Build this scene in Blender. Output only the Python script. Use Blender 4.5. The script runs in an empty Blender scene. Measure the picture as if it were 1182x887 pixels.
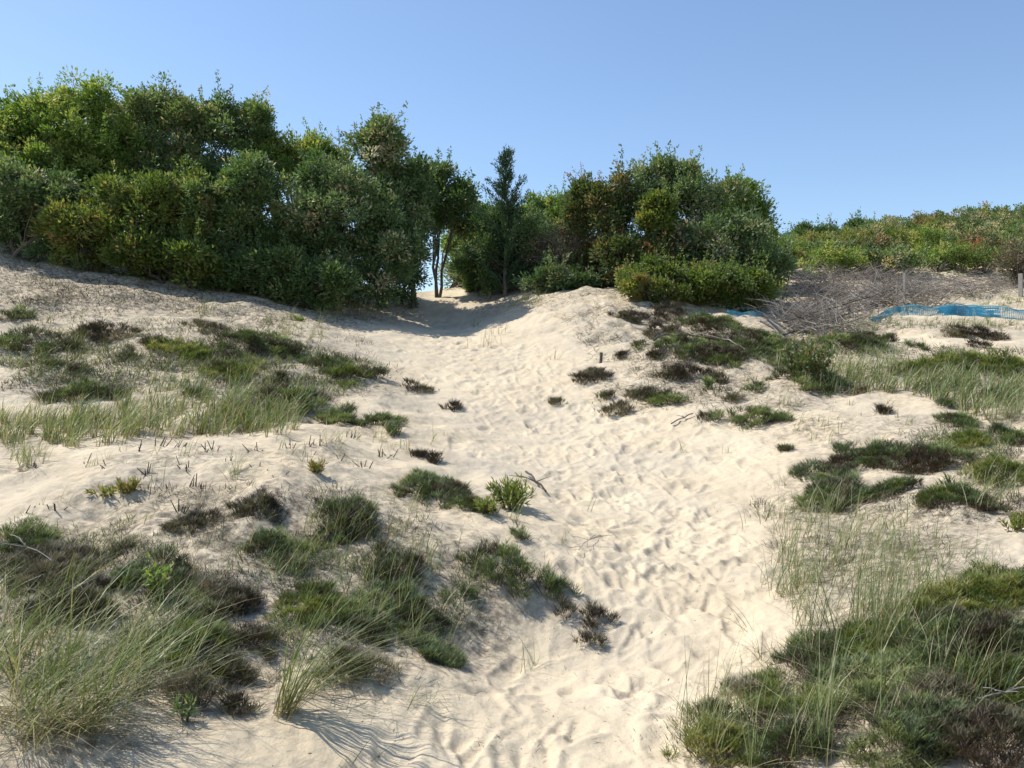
import bpy, math, random
import numpy as np
C = bpy.context.scene.collection
rng = np.random.default_rng(7)
R = math.radians
F = 1024.0; CX = 591.0; CY = 443.5; CAMZ = 1.6      # photograph's lens, eye height

# ------------------------------------------------------------------ noise
def _lat(seed):
    return np.random.default_rng(seed).random((257, 257))
_L = [_lat(s) for s in range(8)]
def vnoise(x, y, seed=0):
    L = _L[seed % 8]
    x = np.asarray(x, float) + 1000.37*(seed+1); y = np.asarray(y, float) + 517.9*(seed+1)
    xi = np.floor(x).astype(int); yi = np.floor(y).astype(int)
    fx = x-xi; fy = y-yi
    fx = fx*fx*fx*(fx*(fx*6-15)+10); fy = fy*fy*fy*(fy*(fy*6-15)+10)
    a = L[xi % 256, yi % 256]; b = L[(xi+1) % 256, yi % 256]
    c = L[xi % 256, (yi+1) % 256]; d = L[(xi+1) % 256, (yi+1) % 256]
    return (a*(1-fx)+b*fx)*(1-fy)+(c*(1-fx)+d*fx)*fy - 0.5
def fbm(x, y, o=4, seed=0):
    s = 0; a = 1
    for k in range(o):
        s = s + a*vnoise(x, y, seed+k); x = x*2.03; y = y*2.03; a *= .5
    return s

# ------------------------------------------------------------------ terrain
# surveyed ground points: (bearing as photo column, photo row, metres ahead)
CP = []
def row(Y, *pts):
    for px, py in pts:
        CP.append(((px-CX)/F*Y, Y, CAMZ+(CY-py)/F*Y))
row(3.3, (-100,880),(150,888),(420,930),(640,945),(850,935),(1050,885),(1280,850))
row(4.4, (-150,735),(0,738),(200,745),(480,775),(740,802),(880,795),(980,765),(1180,715),(1330,690))
row(5.6, (-150,635),(0,638),(200,635),(400,640),(560,668),(640,692),(760,703),(850,698),(940,668),(1050,640),(1180,618),(1350,600))
row(7.6, (-200,540),(0,540),(150,532),(300,530),(450,545),(560,568),(640,592),(780,602),(860,598),(930,580),(1050,558),(1180,540),(1400,520))
row(9.4, (0,497),(200,494),(380,498),(520,520),(600,535),(730,540),(850,535),(960,515),(1180,495))
row(11, (-250,445),(0,450),(200,450),(350,455),(460,478),(560,495),(680,500),(800,490),(900,480),(1000,470),(1150,462),(1450,450))
row(14, (-250,355),(0,368),(150,382),(350,403),(450,425),(600,433),(700,428),(780,418),(850,412),(1000,408),(1180,405),(1450,395))
row(17, (-250,290),(0,312),(150,335),(350,365),(440,385),(530,396),(620,385),(700,368),(780,366),(900,378),(1000,380),(1090,374),(1180,376),(1450,370))
row(20, (-250,255),(0,282),(200,318),(400,345),(470,368),(510,376),(560,368),(620,343),(700,331),(780,340),(860,358),(1000,352),(1180,350),(1450,345))
row(23, (0,270),(250,305),(420,335),(505,340),(570,330),(640,330),(740,335),(880,338),(1000,328),(1180,325))
row(26, (-250,240),(0,262),(250,300),(420,335),(500,341),(570,318),(650,325),(740,330),(900,318),(1000,312),(1100,305),(1200,300),(1450,290))
row(32, (-250,270),(0,285),(400,350),(550,362),(700,345),(850,315),(960,300),(1100,283),(1200,278),(1450,265))
row(38, (0,330),(500,375),(800,340),(960,300),(1100,282),(1200,275),(1450,262))
for x in (-45,-30,-15,0,15,30,45): CP += [(x,50,3.5),(x,64,1.2),(x,-8,-.3),(x,-16,-.4)]
for y in (0,5): CP += [(-30,y,2.5),(-10,y,.6),(0,y,-.02),(10,y,.7),(30,y,2.5)]
for y in (15,25,35): CP += [(-35,y,5),(35,y,5.5)]
CP = np.array(CP)
def _phi(r2): return .5*r2*np.log(r2+1e-9)
def _tps():
    P = CP[:, :2]/10; n = len(P)
    K = _phi(((P[:, None]-P[None])**2).sum(-1)) + np.eye(n)*2e-4
    Q = np.c_[np.ones(n), P]
    A = np.block([[K, Q], [Q.T, np.zeros((3, 3))]])
    return np.linalg.solve(A, np.r_[CP[:, 2], 0, 0, 0])
_W = _tps()
GX = np.arange(-45, 45.01, .15); GY = np.arange(-16, 64.01, .15)
def _grid():
    out = np.zeros((len(GX), len(GY))); P = CP[:, :2]/10
    for i, x in enumerate(GX):
        X = np.full_like(GY, x/10); Y = GY/10
        r2 = (X[:, None]-P[None, :, 0])**2+(Y[:, None]-P[None, :, 1])**2
        out[i] = _phi(r2)@_W[:-3]+_W[-3]+_W[-2]*X+_W[-1]*Y
    return out
_G = _grid()
# trodden path: centre and half width (metres) as a function of the distance ahead
PY = np.array([0, 3.4, 4.4, 5.6, 7.6, 11, 14, 17, 20, 24, 30])
PXc = np.array([.0, .15, .62, 1.02, 1.30, 1.02, .2, -.9, -1.5, -1.7, -1.8])
PW = np.array([1.1, 1.0, .95, .82, .98, 1.5, 1.6, 1.2, .8, .6, .6])
def pathd(x, y): return np.abs(x-np.interp(y, PY, PXc))/np.interp(y, PY, PW)
def H(x, y, smooth=False):
    x = np.asarray(x, float); y = np.asarray(y, float)
    u = np.clip((x-GX[0])/.15, 0, len(GX)-1.001); v = np.clip((y-GY[0])/.15, 0, len(GY)-1.001)
    i = u.astype(int); j = v.astype(int); fu = u-i; fv = v-j
    z = (_G[i, j]*(1-fu)+_G[i+1, j]*fu)*(1-fv)+(_G[i, j+1]*(1-fu)+_G[i+1, j+1]*fu)*fv
    rr = np.hypot(x, y-20); k = np.clip((rr-36)/40, 0, 1); k = k*k*(3-2*k)
    z = z*(1-k)+0.2*k
    if not smooth:
        off = np.clip(pathd(x, y)-.7, 0, 1)
        near = 1-np.clip((rr-36)/10, 0, 1)
        z = z+near*off*(.16*fbm(x*.9, y*.9, 3, 1)+.05*fbm(x*2.7, y*2.7, 2, 4))
    return z
def unproj(px, py):
    """ground point seen along a bearing of the camera"""
    px = np.atleast_1d(np.asarray(px, float)); py = np.atleast_1d(np.asarray(py, float))
    dx = (px-CX)/F; dz = (CY-py)/F
    T = np.geomspace(2.2, 48, 420)
    out = np.full(len(px), 48.0)
    for a in range(0, len(px), 4000):
        X = dx[a:a+4000, None]*T; Z = CAMZ+dz[a:a+4000, None]*T
        g = H(X, np.broadcast_to(T, X.shape))-Z
        hit = g > 0; k = hit.argmax(1); ok = hit.any(1); k = np.clip(k, 1, None)
        r = np.arange(len(k)); g0 = g[r, k-1]; g1 = g[r, k]
        t = T[k-1]+(T[k]-T[k-1])*np.clip(-g0/(g1-g0+1e-9), 0, 1)
        out[a:a+4000] = np.where(ok, t, 48)
    x = dx*out
    return x, out, H(x, out)
def at(px, py):
    x, y, z = unproj(px, py); return float(x[0]), float(y[0]), float(z[0])

# ------------------------------------------------------------------ mesh tools
class MB:
    def __init__(s): s.v = []; s.f = []; s.a = []; s.t = []; s.n = 0
    def add(s, v, f, a=0.5, t=0.5):
        v = np.asarray(v, float).reshape(-1, 3)
        s.v.append(v); s.f.append(np.asarray(f, int).reshape(-1, 4)+s.n)
        s.a.append(np.broadcast_to(np.asarray(a, float), (len(v),))); s.t.append(np.broadcast_to(np.asarray(t, float), (len(v),)))
        s.n += len(v)
    def build(s, name, mat, parent=None, origin=(0, 0, 0), smooth=False):
        V = np.concatenate(s.v)-np.asarray(origin); Fq = np.concatenate(s.f)
        me = bpy.data.meshes.new(name)
        me.vertices.add(len(V)); me.vertices.foreach_set('co', V.astype(np.float32).ravel())
        me.loops.add(Fq.size); me.loops.foreach_set('vertex_index', Fq.astype(np.int32).ravel())
        me.polygons.add(len(Fq)); me.polygons.foreach_set('loop_start', np.arange(0, Fq.size, 4, dtype=np.int32))
        me.polygons.foreach_set('loop_total', np.full(len(Fq), 4, np.int32))
        me.polygons.foreach_set('use_smooth', np.full(len(Fq), smooth))
        for nm, arr in (('v', s.a), ('t', s.t)):
            at_ = me.attributes.new(nm, 'FLOAT', 'POINT'); at_.data.foreach_set('value', np.concatenate(arr).astype(np.float32))
        me.update(calc_edges=True); me.materials.append(mat)
        o = bpy.data.objects.new(name, me); C.objects.link(o)
        if parent: o.parent = parent
        else: o.location = origin
        return o
def tag(o, label=None, cat=None, group=None, kind=None):
    if label: o['label'] = label
    if cat: o['category'] = cat
    if group: o['group'] = group
    if kind: o['kind'] = kind
    return o
def empty(name, loc, label, cat, group=None):
    o = bpy.data.objects.new(name, None); C.objects.link(o); o.location = loc; o.empty_display_size = .2
    return tag(o, label, cat, group)
def nrm(a): return a/(np.linalg.norm(a, axis=-1, keepdims=True)+1e-9)

def leaves(mb, P, D, L, W, v):
    n = len(P); D = nrm(D); U = nrm(np.cross(D, rng.normal(size=(n, 3))*.55+np.array([-.45, -.2, .85]))); N = np.cross(D, U)
    L = np.broadcast_to(L, (n,))[:, None]; W = np.broadcast_to(W, (n,))[:, None]
    fold = N*W*.25
    V = np.stack([P, P+D*L*.45+U*W*.5+fold, P+D*L-N*L*.12, P+D*L*.45-U*W*.5+fold], 1)
    f = np.arange(n*4).reshape(n, 4)
    mb.add(V.reshape(-1, 3), f, np.repeat(v, 4), np.tile([0, .5, 1, .5], n))
def blades(mb, P, h, az, lean, bend, w, v, S=4, t0=0.):
    """curved tapering ribbons growing from P"""
    n = len(P); h, az, lean, bend, w, v = [np.broadcast_to(np.asarray(q, float), (n,)) for q in (h, az, lean, bend, w, v)]
    t = np.linspace(0, 1, S+1)
    d = np.stack([np.cos(az), np.sin(az), 0*az], -1)
    fa = az+np.pi/2+rng.normal(0, .7, n); sd = np.stack([np.cos(fa), np.sin(fa), 0*fa], -1)
    hor = lean[:, None]*t+bend[:, None]*t**2
    ver = t*np.cos(np.clip(lean, 0, 1.2))[:, None]-.45*bend[:, None]*t**2.4
    ctr = P[:, None]+d[:, None]*(h[:, None]*hor)[..., None]+np.array([0, 0, 1.])*(h[:, None]*ver)[..., None]
    ww = w[:, None]*np.clip((1-t)**.7, .08, 1)*.5*np.clip(.6+2*t, 0, 1)
    A = ctr+sd[:, None]*ww[..., None]; B = ctr-sd[:, None]*ww[..., None]
    V = np.stack([A, B], 2).reshape(-1, 3)
    k = np.arange(S)*2; q = np.stack([k, k+1, k+3, k+2], -1)
    f = (np.arange(n)[:, None, None]*(2*(S+1))+q[None]).reshape(-1, 4)
    mb.add(V, f, np.repeat(v, 2*(S+1)), np.tile(np.repeat(t, 2), n))
def tube(mb, pts, r0, r1, n=6, v=.5):
    pts = np.asarray(pts, float); m = len(pts)
    T = nrm(np.gradient(pts, axis=0)); a = np.array([0, 0, 1.]) if abs(T[0, 2]) < .9 else np.array([1., 0, 0])
    U = nrm(np.cross(T, a)); W = np.cross(T, U); r = np.linspace(r0, r1, m)
    th = np.linspace(0, 2*np.pi, n, endpoint=False)
    V = pts[:, None]+(U[:, None]*np.cos(th)[None, :, None]+W[:, None]*np.sin(th)[None, :, None])*r[:, None, None]
    i = np.arange(m-1)[:, None]*n; j = np.arange(n); jn = (j+1) % n
    f = np.stack([i+j, i+jn, i+n+jn, i+n+j], -1).reshape(-1, 4)
    mb.add(V.reshape(-1, 3), f, v, np.repeat(np.linspace(0, 1, m), n))
    if n == 4: mb.add(V[-1], [[0, 1, 2, 3]], v, 1)
def wiggle(p, q, k=6, amp=.08):
    p = np.asarray(p, float); q = np.asarray(q, float); t = np.linspace(0, 1, k)[:, None]
    L = np.linalg.norm(q-p); o = rng.normal(0, amp*L, (k, 3)); o[0] = 0; o[-1] *= .3
    o = np.cumsum(o, 0)*.5; o -= t*o[-1]
    return p+(q-p)*t+o+np.array([0, 0, 1.])*(np.sin(t*np.pi)*L*.04)

# ------------------------------------------------------------------ materials
def mat_new(name):
    m = bpy.data.materials.new(name); m.use_nodes = True
    nt = m.node_tree; nt.nodes.clear(); return m, nt, nt.nodes, nt.links
def ramp(N, Lk, src, cols):
    r = N.new('ShaderNodeValToRGB'); e = r.color_ramp.elements
    while len(e) < len(cols): e.new(.5)
    for k, (p, c) in enumerate(cols): e[k].position = p; e[k].color = (*c, 1)
    Lk.new(src, r.inputs[0]); return r.outputs[0]
def plant_mat(name, cols, trans=.35, rough=.55, base=None, gloss=.25, tcol=(1.4, 1.45, .7)):
    m, nt, N, Lk = mat_new(name)
    a = N.new('ShaderNodeAttribute'); a.attribute_name = 'v'
    col = ramp(N, Lk, a.outputs['Fac'], cols)
    if base:
        b = N.new('ShaderNodeAttribute'); b.attribute_name = 't'
        mr = N.new('ShaderNodeMapRange'); mr.inputs[1].default_value = .02; mr.inputs[2].default_value = base[1]
        Lk.new(b.outputs['Fac'], mr.inputs[0])
        mx = N.new('ShaderNodeMix'); mx.data_type = 'RGBA'; mx.inputs[6].default_value = (*base[0], 1)
        Lk.new(mr.outputs[0], mx.inputs[0]); Lk.new(col, mx.inputs[7]); col = mx.outputs[2]
    p = N.new('ShaderNodeBsdfPrincipled'); Lk.new(col, p.inputs['Base Color'])
    p.inputs['Roughness'].default_value = rough; p.inputs['Specular IOR Level'].default_value = gloss
    tr = N.new('ShaderNodeBsdfTranslucent')
    g = N.new('ShaderNodeVectorMath'); g.operation = 'MULTIPLY'; g.inputs[1].default_value = tcol
    Lk.new(col, g.inputs[0]); Lk.new(g.outputs[0], tr.inputs[0])
    ms = N.new('ShaderNodeMixShader'); ms.inputs[0].default_value = trans
    Lk.new(p.outputs[0], ms.inputs[1]); Lk.new(tr.outputs[0], ms.inputs[2])
    o = N.new('ShaderNodeOutputMaterial'); Lk.new(ms.outputs[0], o.inputs[0]); return m
def wood_mat(name, c0, c1, scale=30, rough=.85):
    m, nt, N, Lk = mat_new(name)
    tc = N.new('ShaderNodeTexCoord'); nz = N.new('ShaderNodeTexNoise'); nz.inputs['Scale'].default_value = scale
    nz.inputs['Detail'].default_value = 5; Lk.new(tc.outputs['Object'], nz.inputs['Vector'])
    a = N.new('ShaderNodeAttribute'); a.attribute_name = 'v'
    ad = N.new('ShaderNodeMath'); ad.operation = 'ADD'; Lk.new(nz.outputs[0], ad.inputs[0]); Lk.new(a.outputs['Fac'], ad.inputs[1])
    sb = N.new('ShaderNodeMath'); sb.operation = 'SUBTRACT'; Lk.new(ad.outputs[0], sb.inputs[0]); sb.inputs[1].default_value = .5
    col = ramp(N, Lk, sb.outputs[0], [(.2, c0), (.8, c1)])
    p = N.new('ShaderNodeBsdfPrincipled'); Lk.new(col, p.inputs['Base Color']); p.inputs['Roughness'].default_value = rough
    p.inputs['Specular IOR Level'].default_value = .15
    bp = N.new('ShaderNodeBump'); bp.inputs['Strength'].default_value = .5; bp.inputs['Distance'].default_value = .005
    Lk.new(nz.outputs[0], bp.inputs['Height']); Lk.new(bp.outputs[0], p.inputs['Normal'])
    o = N.new('ShaderNodeOutputMaterial'); Lk.new(p.outputs[0], o.inputs[0]); return m

M = {}
M['leaf_bright'] = plant_mat('bright_leaf', [(0, (0.098, 0.169, 0.029)), (.5, (0.161, 0.252, 0.056)), (.85, (0.282, 0.337, 0.089)), (1, (0.432, 0.404, 0.153))], .4, gloss=.5)
M['leaf_mid'] = plant_mat('mid_leaf', [(0, (0.072, 0.129, 0.044)), (.5, (0.128, 0.203, 0.074)), (.85, (0.255, 0.298, 0.127)), (1, (0.510, 0.405, 0.256))], .35, gloss=.5)
M['leaf_dark'] = plant_mat('dark_leaf', [(0, (0.061, 0.112, 0.043)), (.5, (0.112, 0.185, 0.068)), (.88, (0.231, 0.299, 0.133)), (1, (0.490, 0.407, 0.302))], .28, gloss=.5)
M['leaf_olive'] = plant_mat('olive_leaf', [(0, (0.073, 0.120, 0.027)), (.5, (0.146, 0.204, 0.043)), (.8, (0.273, 0.301, 0.077)), (1, (0.364, 0.233, 0.117))], .35, gloss=.5)
M['leaf_red'] = plant_mat('russet_leaf', [(0, (0.064, 0.097, 0.029)), (.45, (0.110, 0.164, 0.049)), (.75, (0.254, 0.194, 0.098)), (1, (0.437, 0.194, 0.117))], .3, gloss=.5)
M['leaf_brown'] = plant_mat('brown_twig_leaf', [(0, (0.073, 0.057, 0.043)), (.5, (0.131, 0.101, 0.068)), (.8, (0.102, 0.108, 0.053)), (1, (0.291, 0.216, 0.150))], .2)
M['needle'] = plant_mat('cedar_needle', [(0, (0.027, 0.056, 0.027)), (.6, (0.045, 0.096, 0.042)), (1, (0.090, 0.144, 0.060))], .15)
M['heath'] = plant_mat('heather_sprig', [(0, (0.074, 0.052, 0.038)), (.16, (0.107, 0.091, 0.052)), (.4, (0.085, 0.124, 0.054)), (.75, (0.133, 0.186, 0.073)), (1, (0.258, 0.292, 0.115))], .2, base=((.045, .035, .025), .45))
M['heath_green'] = plant_mat('fresh_heather_sprig', [(0, (0.068, 0.074, 0.029)), (.4, (0.114, 0.159, 0.037)), (.8, (0.199, 0.238, 0.052)), (1, (0.305, 0.291, 0.103))], .3, base=((.05, .045, .025), .4))
M['heath_dead'] = plant_mat('dead_heather_sprig', [(0, (0.048, 0.036, 0.026)), (.4, (0.090, 0.070, 0.046)), (.7, (0.120, 0.118, 0.060)), (1, (0.264, 0.222, 0.156))], .12)
M['grass'] = plant_mat('dune_grass_blade', [(0, (.09, .13, .04)), (.45, (.16, .215, .075)), (.75, (.26, .30, .13)), (.9, (.36, .34, .19)), (1, (.46, .39, .25))], .3, base=((.30, .24, .13), .3), gloss=.4, rough=.45, tcol=(1.1, 1.1, .6))
M['grass_straw'] = plant_mat('straw_blade', [(0, (.22, .22, .10)), (.5, (.36, .32, .18)), (1, (.5, .43, .29))], .25, gloss=.3)
M['twig'] = wood_mat('grey_twig', (.13, .11, .09), (.36, .32, .275))
M['bark'] = wood_mat('bark', (.05, .042, .034), (.19, .165, .135), 18)
M['stub'] = wood_mat('dark_dead_stem', (.04, .03, .024), (.15, .115, .09))
M['board'] = wood_mat('weathered_board', (.2, .18, .16), (.42, .39, .35))
M['rust'] = wood_mat('rusty_steel', (.06, .025, .015), (.16, .07, .04))
def net_mat():
    m, nt, N, Lk = mat_new('blue_plastic_net')
    a = N.new('ShaderNodeAttribute'); a.attribute_name = 'v'
    col = ramp(N, Lk, a.outputs['Fac'], [(0, (.02, .19, .38)), (.5, (.05, .30, .42)), (1, (.14, .42, .50))])
    p = N.new('ShaderNodeBsdfPrincipled'); Lk.new(col, p.inputs['Base Color']); p.inputs['Roughness'].default_value = .45
    tr = N.new('ShaderNodeBsdfTranslucent'); Lk.new(col, tr.inputs[0])
    ms = N.new('ShaderNodeMixShader'); ms.inputs[0].default_value = .35
    Lk.new(p.outputs[0], ms.inputs[1]); Lk.new(tr.outputs[0], ms.inputs[2])
    o = N.new('ShaderNodeOutputMaterial'); Lk.new(ms.outputs[0], o.inputs[0]); return m
M['net'] = net_mat()
def sand_mat():
    m, nt, N, Lk = mat_new('dune_sand')
    tc = N.new('ShaderNodeTexCoord')
    def nz(sc, det=4, rough=.55):
        n = N.new('ShaderNodeTexNoise'); n.inputs['Scale'].default_value = sc; n.inputs['Detail'].default_value = det
        n.inputs['Roughness'].default_value = rough; Lk.new(tc.outputs['Object'], n.inputs['Vector']); return n.outputs[0]
    col = ramp(N, Lk, nz(1.3, 5), [(.3, (.56, .465, .325)), (.7, (.65, .555, .405))])
    lo = N.new('ShaderNodeMix'); lo.data_type = 'RGBA'; lo.inputs[7].default_value = (.47, .41, .32, 1)
    Lk.new(ramp(N, Lk, nz(.55, 6, .68), [(.46, (0, 0, 0)), (.66, (.75, .75, .75))]), lo.inputs[0]); Lk.new(col, lo.inputs[6]); col = lo.outputs[2]
    gr = ramp(N, Lk, nz(260, 3, .7), [(.32, (.72, .70, .68)), (.5, (1, 1, 1)), (.72, (1.12, 1.1, 1.06))])
    mg = N.new('ShaderNodeMix'); mg.data_type = 'RGBA'; mg.blend_type = 'MULTIPLY'; mg.inputs[0].default_value = .6
    Lk.new(col, mg.inputs[6]); Lk.new(gr, mg.inputs[7]); col = mg.outputs[2]
    # plant litter, some thicket shade: attribute painted where vegetation sheds, broken up by noise
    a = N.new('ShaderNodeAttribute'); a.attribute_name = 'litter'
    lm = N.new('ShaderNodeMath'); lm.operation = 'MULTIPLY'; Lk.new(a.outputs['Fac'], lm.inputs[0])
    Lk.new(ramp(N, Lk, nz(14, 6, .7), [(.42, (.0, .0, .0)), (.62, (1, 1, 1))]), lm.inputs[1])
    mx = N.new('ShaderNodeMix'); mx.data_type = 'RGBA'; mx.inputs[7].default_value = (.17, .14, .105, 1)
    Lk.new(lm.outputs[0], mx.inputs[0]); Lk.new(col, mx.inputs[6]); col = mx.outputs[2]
    sp = ramp(N, Lk, nz(38, 2, .5), [(.24, (1, 1, 1)), (.275, (0, 0, 0))])
    mx2 = N.new('ShaderNodeMix'); mx2.data_type = 'RGBA'; mx2.inputs[7].default_value = (.16, .12, .09, 1)
    Lk.new(sp, mx2.inputs[0]); Lk.new(col, mx2.inputs[6]); col = mx2.outputs[2]
    p = N.new('ShaderNodeBsdfPrincipled'); Lk.new(col, p.inputs['Base Color']); p.inputs['Roughness'].default_value = .95
    p.inputs['Specular IOR Level'].default_value = .1
    b1 = N.new('ShaderNodeBump'); b1.inputs['Strength'].default_value = .6; b1.inputs['Distance'].default_value = .003
    Lk.new(nz(330, 2, .7), b1.inputs['Height'])
    b2 = N.new('ShaderNodeBump'); b2.inputs['Strength'].default_value = .7; b2.inputs['Distance'].default_value = .02
    Lk.new(nz(17, 6, .6), b2.inputs['Height']); Lk.new(b1.outputs[0], b2.inputs['Normal'])
    Lk.new(b2.outputs[0], p.inputs['Normal'])
    o = N.new('ShaderNodeOutputMaterial'); Lk.new(p.outputs[0], o.inputs[0]); return m
M['sand'] = sand_mat()

LITTER_SHADE = []      # plant litter spots, some also painting thicket shade (x, y, r, strength)

# ------------------------------------------------------------------ sampling inside a patch given by bearings
def inside(cx, cy, rx, ry, n, edge=1.0):
    a = rng.random(n)*2*np.pi; r = np.sqrt(rng.random(n))*edge
    k = 1+.35*fbm(np.cos(a)*1.4+cx*.13, np.sin(a)*1.4+cy*.17, 2, 3)*2
    x, y, z = unproj(cx+np.cos(a)*r*rx*k, cy+np.sin(a)*r*ry*k)
    return x, y, z, r

# ------------------------------------------------------------------ heather cushions
def heather(cx, cy, rx, ry, kind, label=None, group=None, dens=1., hh=1., name='heather_cushion', cat='heather'):
    bx, by, bz = at(cx, cy+ry*.4)
    ppm = F/by; rw = rx/ppm
    x0, y0, z0 = at(cx, cy+ry); x1, y1, z1 = at(cx, cy-ry)
    dep = max(min(abs(y1-y0)/2, rw*1.3), rw*.35); cyw = y0+dep*.9
    cxw = (cx-CX)/F*cyw
    area = np.pi*rw*dep
    sz = np.clip(by/6, .85, 2.0)
    rw *= 1.1; dep *= 1.1; n = int(np.clip(area*10500*dens/sz**2.1, 120, 22000))
    ht = (.05+.22*min(rw, .55))*hh
    a = rng.random(n)*2*np.pi; r = np.sqrt(rng.random(n))
    k = 1+.45*fbm(np.cos(a)*1.5+cx*.37, np.sin(a)*1.5+cy*.21, 3, 2)*1.5
    dx = np.cos(a)*r*rw*k; dy = np.sin(a)*r*dep*k
    lump = .55+1.3*np.clip(fbm((cxw+dx)*6, (cyw+dy)*6, 2, 5)+.35, 0, 1)
    hz = ht*np.sqrt(np.clip(1-r**2, 0, 1))*lump
    keep = fbm((cxw+dx)*3.3, (cyw+dy)*3.3, 2, 6) > -.37+.16*r-(.3 if rw < .15 else 0)
    dx, dy, hz, a, r = dx[keep], dy[keep], hz[keep], a[keep], r[keep]
    if len(dx) < 5: return
    # sprigs stand in little tufts, each leaning away from its own middle
    K = 13; m = max(5, len(dx)//K); sel = rng.choice(len(dx), m, replace=False); rep = rng.poisson(K, m)+3; jj = np.repeat(sel, rep)
    ht_t = np.repeat(rng.uniform(.45, 1.15, m), rep); ox = rng.normal(0, 1, len(jj)); oy = rng.normal(0, 1, len(jj))
    dx = dx[jj]+ox*.017*sz; dy = dy[jj]+oy*.017*sz; hz = hz[jj]*ht_t; r = r[jj]; n = len(dx); taz = np.arctan2(oy, ox); tv = np.repeat(rng.normal(0, .14, m), rep)
    X = cxw+dx; Y = cyw+dy; Z = H(X, Y)+hz*rng.uniform(.7, 1, n)-.012
    mb = MB()
    tone = .5+1.25*fbm(X*3.5, Y*3.5, 3, 7)
    v = np.clip(tone+tv+rng.normal(0, .12, n)-.25*(rng.random(n) < .08), 0, 1)
    az = np.where(rng.random(n) < .25, np.arctan2(dy, dx), taz)
    # each sprig: main shoot and two side shoots
    hgt = rng.uniform(.028, .07, n)*sz**.7*hh**.5
    P = np.stack([X, Y, Z], -1)
    blades(mb, P, hgt, az, .25+.7*r*rng.random(n), .2, .0062*sz, v, 2)
    for s in (-1, 1):
        blades(mb, P+np.array([0, 0, 1])*hgt[:, None]*.2, hgt*.75, az+s*rng.uniform(.5, 1.4, n), .7, .1, .0052*sz, v+.03*s, 2)
    # woody stems near the ground
    m = max(8, n//14); i = rng.integers(0, n, m)
    G = np.stack([cxw+dx[i]*.8, cyw+dy[i]*.8, H(cxw+dx[i]*.8, cyw+dy[i]*.8)-.01], -1)
    mt = {'dark': 'heath', 'green': 'heath_green', 'dead': 'heath_dead'}[kind]
    org = (cxw, cyw, float(H(cxw, cyw)))
    LITTER_SHADE.append((cxw, cyw, max(rw, dep)*1.3, .75))
    if label is None: return mb.build(name, M[mt], None, org)
    stems = MB(); blades(stems, G, ht+.03, rng.random(m)*6.28, .7, .1, .008*sz, rng.random(m), 2)
    if rw > .12:
        e = empty(name, org, label, cat, group)
        mb.build('sprigs', M[mt], e, org); stems.build('stems', M['stub'], e, org)
        return e
    o = mb.build(name, M[mt], None, org); tag(o, label, cat, group); return o

# ------------------------------------------------------------------ grass
def grass_patch(mb, cx, cy, rx, ry, n, h, lean=.35, az=0.1, spread=1.0, w=.0055, tuft=6, bend=.35, vb=.45, clump=True):
    m = max(1, n//tuft)
    x, y, z, r = inside(cx, cy, rx, ry, m)
    rep = rng.poisson(tuft, m)+1
    X = np.repeat(x, rep)+rng.normal(0, .022, rep.sum()); Y = np.repeat(y, rep)+rng.normal(0, .022, rep.sum())
    th = np.repeat(rng.uniform(.6, 1.1, m), rep); ta = np.repeat(rng.normal(0, .35, m), rep)
    n = len(X); P = np.stack([X, Y, H(X, Y)-.02], -1)
    sz = np.clip(np.mean(y)/7, .9, 1.9)
    blades(mb, P, h*th*rng.uniform(.55, 1.15, n), az+ta+rng.normal(0, spread, n), np.abs(rng.normal(lean*.7, .18, n)),
           np.abs(rng.normal(bend, .22, n)), w*sz*rng.uniform(.6, 1.3, n), np.where(rng.random(n) < .12, .97, np.clip(rng.normal(vb, .3, n), 0, 1)), 5)
    for q in range(0, m, max(1, m//12)): LITTER_SHADE.append((x[q], y[q], max(.25, rx/F*np.mean(y)*.35), .22))
def grass_stuff(label, patches, mat='grass', cat='grass'):
    mb = MB()
    for p, kw in patches: grass_patch(mb, *p, **kw)
    o = mb.build('beach_grass', M[mat]); tag(o, label, cat, kind='stuff'); return o
def tuft(px, py, h, n, label, lean=.35, az=.1, spread=.8, bend=.35, mat='grass', group=None, rad=.03, w=.0055, name='grass_tuft', vb=.45, dead=0):
    x, y, z = at(px, py)
    mb = MB(); X = x+rng.normal(0, rad, n); Y = y+rng.normal(0, rad, n)
    sz = np.clip(y/7, .9, 1.9)
    blades(mb, np.stack([X, Y, H(X, Y)-.03], -1), h*rng.uniform(.5, 1.1, n), az+rng.normal(0, spread, n), np.abs(rng.normal(lean*.7, .2, n)),
           np.abs(rng.normal(bend, .2, n)), w*sz*rng.uniform(.6, 1.3, n), np.clip(rng.normal(vb, .22, n), 0, 1), 6)
    o = mb.build(name, M[mat], None, (x, y, z)); tag(o, label, 'grass tuft', group)
    LITTER_SHADE.append((x, y, max(.1, h*.3), .35)); return o

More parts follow.
